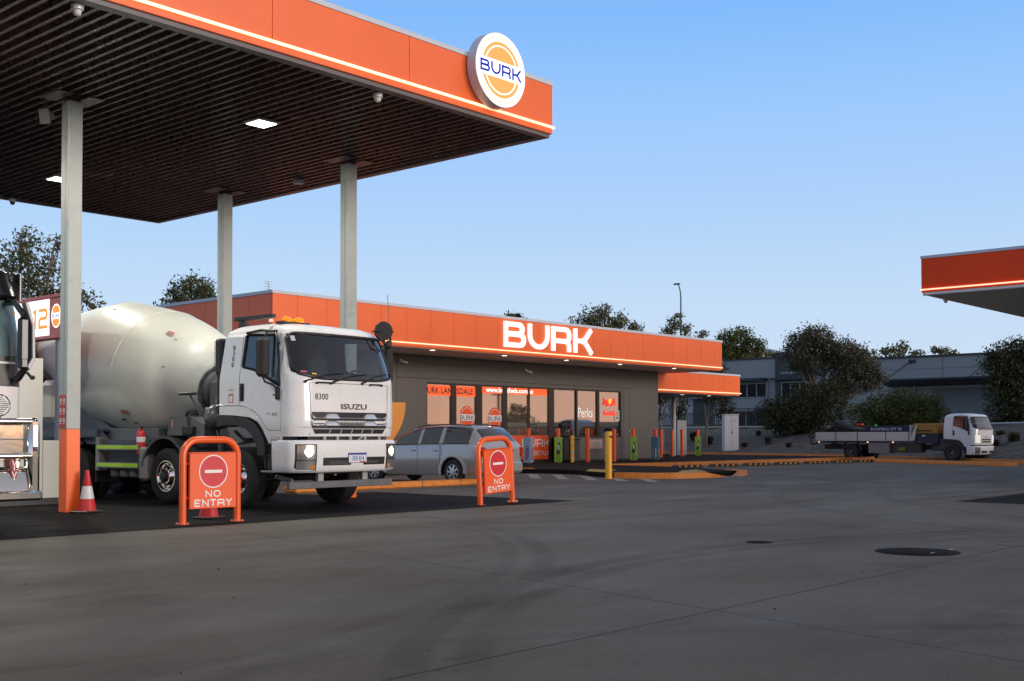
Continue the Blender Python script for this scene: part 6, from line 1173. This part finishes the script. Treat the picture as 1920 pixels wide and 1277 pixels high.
b = MB(); b.bb(-4.6, -2.1, -.9, -.5, 1.2, 1.72, 0, .02); b.build('pump_body', mat('pump_navy', (.01, .02, .07), .45), t2); b = MB(); text(b, Frame((-3.4, -.905, 1.5), (1, 0, 0)), 'BOOMING SPT 95', .0, .0, .19, .002, 0, sx=1.15); b.build('lettering', SIGNW, t2, ang=0)
b = MB(); rr = random.Random(4)
for k_ in range(7): z = 1.45+.06*k_; b.tube([(-7.0+.1*k_, -.7, z), (-6.4, -.8+.15*rr.random(), z+.25), (-5.6, -.6, z+.1-.04*k_), (-4.8, -.4+.1*k_, 1.5)], .07, 8)
for a in range(3): b.tube([(-6.2+.55*cos(q), -.3+.2*a+.4*sin(q), 1.5+.08*a) for q in [2*pi*i/16 for i in range(17)]], .06, 6)
b.bb(-7.2, -6.9, -.9, .9, 1.4, 1.75, 0, .05); b.bb(-6.9, -5, -.9, .9, 1.2, 1.45, 0, .05); b.tube([(-7.4, -.9, 1.6), (-7.9, -.9, 1.2), (-7.7, -.9, .8), (-7.4, -.9, .85)], .05, 6); b.tube([(-7.4, -.5, 1.5), (-8.1, -.5, 1.05)], .04, 6); b.build('hose_bundle', mat('hose_black', (.025, .026, .028), .6), t2)
b = MB(); b.box((-5.0, -.7, 1.8), (.35, .2, .1), 0, .03); b.build('red_bag', mat('bag_red', (.6, .04, .03), .6), t2); b = MB(); b.lathe([(0, .07), (.1, .05), (.1, 0)], (-4.1, -.7, 1.72), n=12); b.build('green_cap', mat('cap_green', (.02, .35, .08), .5), t2)
b = MB(); 
for x in (-7.2, -4.35, -2.95): b.bb(x, x+.06, -1.09, -1.07, .90, .94)
b.build('marker_light', mat('marker_lit', (1, .6, .3), .3, emit=(1, .55, .3), estr=2.5), t2); b = MB(); b.bb(-2.7, -2.3, -1.02, -1.0, .5, .68); b.build('reflector_plate', mat('dull_lime', (.14, .20, .03), .5), t2)
b = MB(); b.tube([(-5.35+.55*cos(a), -.9, .45+.55*sin(a)) for a in [radians(q) for q in range(10, 171, 16)]], .05, 6); b.build('mudguard', DGREY, t2)

# ---------------------------------------------------------------- grey wagon
cw = thing('station_wagon', 'silver grey station wagon parked in front of the shop, partly behind a NO ENTRY board', 'car', (22.98, 21.57, .0), radians(95))
# local x forward (rear axle at 0), y left (near side = +y)
# stations: x, half width low, sill z, belt z, roof z, half width belt, half width roof, low z
ST = [(-.98, .74, .42, .88, .92, .76, .60), (-.95, .84, .30, .98, 1.03, .86, .66), (-.90, .88, .26, 1.02, 1.12, .885, .68), (-.72, .895, .24, 1.05, 1.34, .895, .64), (-.55, .90, .24, 1.055, 1.475, .90, .62), (-.40, .90, .24, 1.055, 1.51, .90, .62), (-.05, .905, .23, 1.05, 1.53, .905, .63), (.35, .905, .22, 1.045, 1.54, .905, .64), (.48, .905, .22, 1.045, 1.54, .905, .64), (.85, .905, .22, 1.04, 1.53, .905, .64), (1.12, .905, .22, 1.035, 1.515, .905, .64), (1.22, .905, .22, 1.03, 1.505, .905, .64), (1.6, .905, .22, 1.02, 1.45, .905, .63), (2.0, .90, .22, 1.01, 1.28, .90, .66), (2.28, .90, .22, 1.0, 1.06, .90, .74), (2.5, .895, .22, .97, .99, .89, .78), (3.0, .88, .22, .90, .93, .87, .74), (3.5, .84, .24, .80, .83, .80, .62), (3.72, .72, .32, .66, .68, .66, .5)]
def sect(s):
    x, hw, zs_, zb, zr_, wb, wr = s; zm = zs_+(zb-zs_)*.5
    return [(hw-.06, zs_), (hw-.01, zs_+.07), (hw+.005, zm-.05), (hw+.012, zm+.02), (hw+.006, zm+.08), (wb, zb-.04), (wb-.018, zb), (wb-.03, zb+.012), (wb-.03-(wb-.03-wr)*.62, zb+(zr_-zb)*.68), (wr+.02, zr_-.035 if zr_-zb > .1 else zr_-.01), (wr-.07, zr_), (0, zr_+(.025 if zr_-zb > .1 else .02))]
rows = []; secs = [sect(s) for s in ST]
sub = []
for a, c, sa, sc2 in zip(ST, ST[1:], secs, secs[1:]):
    n = max(1, int((c[0]-a[0])/.035))
    for i in range(n): f = i/n; sub.append((a[0]+(c[0]-a[0])*f, [(p[0]+(q[0]-p[0])*f, p[1]+(q[1]-p[1])*f) for p, q in zip(sa, sc2)]))
sub.append((ST[-1][0], secs[-1]))
full = []
for x, P in sub: full.append([(x, p[0], p[1]) for p in P]+[(x, -p[0], p[1]) for p in P[:-1][::-1]])
b = MB(); k = len(full[0]); vs = [p for r in full for p in r]; fs = []; ms = []
AR = .385
for j in range(len(full)-1):
    for i in range(k-1):
        q = [full[j][i], full[j][i+1], full[j+1][i+1], full[j+1][i]]; cx_ = sum(p[0] for p in q)/4; cz_ = sum(p[2] for p in q)/4; ii = i if i < 11 else k-2-i
        inarch = any((cx_-xa)**2+(cz_-.33)**2 < (AR+.03)**2 for xa in (0, 2.79)) and ii < 5
        if inarch: continue
        fs.append((j*k+i, j*k+i+1, (j+1)*k+i+1, (j+1)*k+i)); m = 0
        if ii in (7, 8) and -.52 < cx_ < 2.05 and not (.37 < cx_ < .46 or 1.13 < cx_ < 1.22): m = 1
        if ii in (9, 10) and -.90 < cx_ < -.58: m = 1
        if ii in (8, 9, 10) and 1.66 < cx_ < 2.4: m = 1
        ms.append(m)
b.v = vs; b.f = fs; b.m = ms; b.f.append(tuple(range(k))); b.m.append(0); b.f.append(tuple((len(full)-1)*k+i for i in range(k))); b.m.append(0)
cb = b.build('body', [SILVER, glass('car_glass', (.30, .33, .35), .10)], cw, ang=38)
b = MB()
for x in (1.35, .45):
    for y in (-.4, .4): b.bb(x-.1, x+.08, y-.24, y+.24, .5, 1.12, 0, .05); b.bb(x-.06, x+.04, y-.12, y+.12, 1.12, 1.30, 0, .04)
b.bb(1.9, 2.3, -.7, .7, .6, .98, 0, .05); b.tube([(1.85, -.38+.18*cos(a), .98+.16*sin(a)) for a in [2*pi*i/16 for i in range(17)]], .015, 5); b.build('seats', mat('car_interior', (.10, .10, .11), .85), cw)
b = MB(); b.bb(-.5, .6, -.8, .8, .25, .75); b.bb(.6, 2.2, -.8, .8, .22, .6); b.bb(2.2, 3.3, -.75, .75, .25, .7); b.build('underbody', BLACK, cw)
# rear: glass, lamps, plate, bumper
def rearx(z): return -.985+(.02 if z < .9 else .0)+max(0, z-.92)*.86
for sg in (-1, 1): b = MB(); b.box((-.93, sg*.80, .84), (.12, .16, .26), 0, .03); b.build('tail_lamp', REDL, cw)
b = MB(); b.bb(-1.04, -.8, -.86, .86, .27, .60, 0, .07); b.build('rear_bumper', SILVER, cw); b = MB(); b.bb(-1.0, -.985, -.26, .26, .66, .80); b.build('number_plate', mat('plate_pale', (.5, .52, .6), .4), cw); b = MB(); b.tube([(-1.0, .05, .35), (-1.15, .05, .33), (-1.15, .05, .40)], .025, 8); b.build('tow_ball', BLACK, cw)
b = MB(); b.bb(-1.0, -.975, -.45, .45, .86, .90, 0, .008); b.build('garnish', CHROME, cw)
for sg in (-1, 1):
    wheel(cw, 0, sg*.80, sg, R=.325, wd=.20, rimr=.20, style='alloy'); wheel(cw, 2.79, sg*.80, sg, R=.325, wd=.20, rimr=.20, style='alloy')
    b = MB()
    for x0, x1 in ((.42, .42), (1.20, 1.18)): b.tube([(x0+.0, sg*.914, .30), (x0, sg*.922, .68), (x0-.0, sg*.912, 1.02)], .004, 4)
    b.tube([(.415, sg*.915, 1.0), (.36, sg*.925, .82), (.44, sg*.92, .7)], .004, 4); b.tube([(-.52, sg*.888, 1.07), (2.2, sg*.885, 1.03)], .010, 4)
    b.tube([(-.5, sg*.885, 1.07), (-.45, sg*.80, 1.36), (-.30, sg*.69, 1.47), (.4, sg*.675, 1.50), (1.2, sg*.675, 1.465), (1.62, sg*.69, 1.40), (2.1, sg*.80, 1.14)], .008, 4)
    b.build('body_seam', BLACK, cb, ang=0)
    b = MB(); b.tube([(-.4, sg*.58, 1.535), (.4, sg*.60, 1.565), (1.2, sg*.60, 1.535), (1.45, sg*.6, 1.49)], .018, 6); b.build('roof_rail', DGREY, cw)
    b = MB()
    for x in (.56, 1.34): b.box((x, sg*.922, .88), (.16, .03, .035), 0, .012)
    b.build('door_handle', SILVER, cw); b = MB()
    for xa, yy in ((0, .912), (2.79, .905)):
        A_ = [radians(q) for q in range(-12, 193, 8)]
        b.grid([[(xa+r_*cos(a), sg*y_, max(.235, .33+r_*sin(a))) for a in A_] for r_, y_ in ((.375, yy-.02), (.375, yy+.012), (.40, yy+.018), (.47, yy+.006), (.475, yy-.01))])
    b.build('wheel_arch_flare', SILVER, cb, ang=60); b = MB(); b.tube([(AR*cos(radians(a)), sg*.905, .33+AR*sin(radians(a))) for a in range(-8, 189, 14)], .014, 5); b.tube([(2.79+AR*cos(radians(a)), sg*.89, .33+AR*sin(radians(a))) for a in range(-8, 189, 14)], .014, 5); b.build('wheel_arch', BLACK, cw)
b = MB(); b.lathe([(0, .02), (.03, .01), (.03, 0)], (-.35, 0, 1.53), n=8); b.box((-.55, 0, 1.49), (.03, .3, .025), 1, .005); b.build('high_brake_lamp', [BLACK, REDL], cw)

# ---------------------------------------------------------------- truck at the left edge
lt = thing('prime_mover', 'white and black truck with a chrome bull bar cut off by the left edge', 'truck', (6.42, 17.0, .004), radians(-90))
# local x forward, y left(+X world). Visible corner is at +y
lv = [(.95, -.6, 1.40, 1.22), (1.3, -.6, 1.46, 1.245), (1.9, -.6, 1.47, 1.25), (2.6, -.6, 1.42, 1.25), (3.3, -.6, 1.25, 1.22), (3.5, -.6, 1.18, 1.2), (3.7, -.55, .9, 1.12), (3.85, -.5, .5, .95)]
L_ = Cab(lv, .30, .30, .08, .02)
def zsub(z0, z1): return frange(z0, z1, .08)
L_.shell(zsub(.95, 1.93)).build('lower_cab', WHITE, lt, ang=50); L_.shell(zsub(3.14, 3.85)).build('roof', WHITE, lt, ang=50)
L_.shell(zsub(1.93, 3.14), cap=False, off=.0).build('black_panel', mat('charcoal_panel', (.03, .03, .034), .3, coat=.3), lt, ang=50)
b = L_.pane(frange(2.34, 3.10, .04), lambda x, y, z, k: k in 'cf' and abs(y) < 1.15, off=-.008); b.build('windscreen', mat('tinted_screen', (.11, .18, .19), .08, spec=.7), lt, ang=60)
b = MB(); b.grid([[(L_.fx(y, z, .012), y, z) for y in [-1.1+2.2*i/20 for i in range(21)]] for z in (2.235, 2.265)]); b.build('white_trim', WHITE, lt)
b = MB(); b.grid([[(L_.fx(y, z, q), y, z) for y in [-1.2+2.4*i/24 for i in range(25)]] for z, q in ((3.12, .10), (3.16, .18), (3.5, .10), (3.56, .0))]); b.bb(.9, 1.25, 1.235, 1.255, 3.12, 3.5); b.build('sun_visor', mat('visor_black', (.01, .01, .012), .2, coat=.5), lt)
b = MB(); b.box((1.66, 1.10, 2.56), (.10, .17, .62), 0, .05, Matrix.Rotation(-.2, 3, 'Z')); b.box((1.66, 1.10, 2.24), (.10, .16, .20), 0, .05, Matrix.Rotation(-.2, 3, 'Z')); b.tube([(1.35, 1.0, 3.06), (1.55, 1.02, 3.06), (1.66, 1.10, 2.88)], .04, 8); b.tube([(1.40, 1.05, 1.98), (1.55, 1.08, 2.04), (1.66, 1.12, 2.18)], .045, 8); b.tube([(1.66, 1.14, 2.12), (1.68, 1.20, 2.05)], .02, 8); b.lathe([(-.03, 0), (-.02, .03), (.02, .03), (.03, 0)], (1.68, 1.21, 2.05), (1, 0, 0), 12); b.build('mirror', mat('mirror_black', (.012, .012, .014), .3, coat=.4), lt)
b = MB(); b.prism([(1.15, 2.14), (1.235, 2.30), (1.225, 2.75), (1.13, 3.06), (1.08, 3.06), (1.18, 2.75), (1.19, 2.32), (1.12, 2.2)], 'x', 1.60, 1.72); b.build('mirror_shell', mat('mirror_silver', (.30, .31, .32), .35, metal=.3), lt, bev=.01)
BB = mat('bullbar_chrome', (.78, .75, .70), .07, metal=1.0, bump=.10, bscale=2.2)
b = MB(); X_ = 2.05
b.bb(X_-.05, X_+.02, -.92, .92, 1.02, 1.42, 0, .02); b.tube([(X_, -1.05, 1.45), (X_, 1.03, 1.45)], .045, 14); b.tube([(X_, -1.05, 1.0), (X_, 1.03, 1.0)], .045, 14); b.tube([(X_+.025, -.92, 1.22), (X_+.025, .92, 1.22)], .008, 6)
for y in (-1.05, 1.05): b.bb(X_-.14, X_+.05, y-.085, y+.085, .50, 1.50, 0, .05)
b.bb(X_-.06, X_+.1, -1.14, 1.14, .42, .55, 0, .03); b.prism([(X_-.1, .50), (X_+.06, .50), (X_-.02, .78), (X_-.12, .86)], 'y', -.96, .96)
bar = b.build('bull_bar', BB, lt, ang=40)
b = MB(); 
for y in (-1.05, 1.05): b.bb(X_+.048, X_+.056, y-.03, y+.03, 1.12, 1.40); b.box((X_+.052, y, 1.09), (.02, .06, .06), 1, .01)
b.bb(X_-.04, X_+.0, .76, .83, .66, .96, 2); b.build('bar_insert', [ALU, BLACK, mat('red_banner', (.35, .03, .03), .5)], bar)
b = MB(); glyphs(b, Frame((X_+.003, .765, .67), (0, 1, 0)), 'Y', .0, .0, .13, .006, .002, .0, wx=.45); glyphs(b, Frame((X_+.003, .765, .67), (0, 1, 0)), 'Y', .0, .145, .13, .006, .002, .0, wx=.45); b.build('banner_mark', SIGNW, bar, ang=0)
b = MB(); b.bb(X_-.25, X_-.12, .30, .95, .60, 1.0, 0, .04); hl = b.build('headlight', mat('headlamp_bowl', (.5, .52, .5), .12, metal=.8), lt); b = MB(); b.box((X_-.12, .55, .80), (.02, .10, .26), 0, .01); b.box((X_-.12, .90, .82), (.02, .03, .22), 0, .01); b.build('lit_bulb', HEADL, hl)
b = MB(); b.lathe([(-.1, .05), (-.06, .13), (.0, .145), (.01, .135), (.0, .125)], (X_-.05, .62, 1.66), (1, 0, 0), 28, 0); b.lathe([(.0, .125), (.004, .0)], (X_-.05, .62, 1.66), (1, 0, 0), 28, 1)
rr = random.Random(1)
for i in range(-4, 5):
    for j in range(-4, 5):
        if i*i+j*j < 18: b.lathe([(0, .010), (.003, 0)], (X_-.045, .62+i*.026, 1.66+j*.026), (1, 0, 0), 6, 2)
b.tube([(X_-.08, .62, 1.48), (X_-.08, .62, 1.55)], .03, 6, 2); b.build('driving_light', [CHROME, mat('lamp_face', (.75, .76, .76), .25), BLACK], lt)
b = MB(); b.bb(-5.5, 1.6, -.5, .5, .6, .95); b.bb(-.5, 1.4, -1.1, 1.1, .5, .95, 0, .03); b.build('chassis', DGREY, lt)
for sg in (-1, 1): wheel(lt, 0.1, sg*1.05, sg); wheel(lt, -3.6, sg*1.05, sg, style='drive', dual=True)
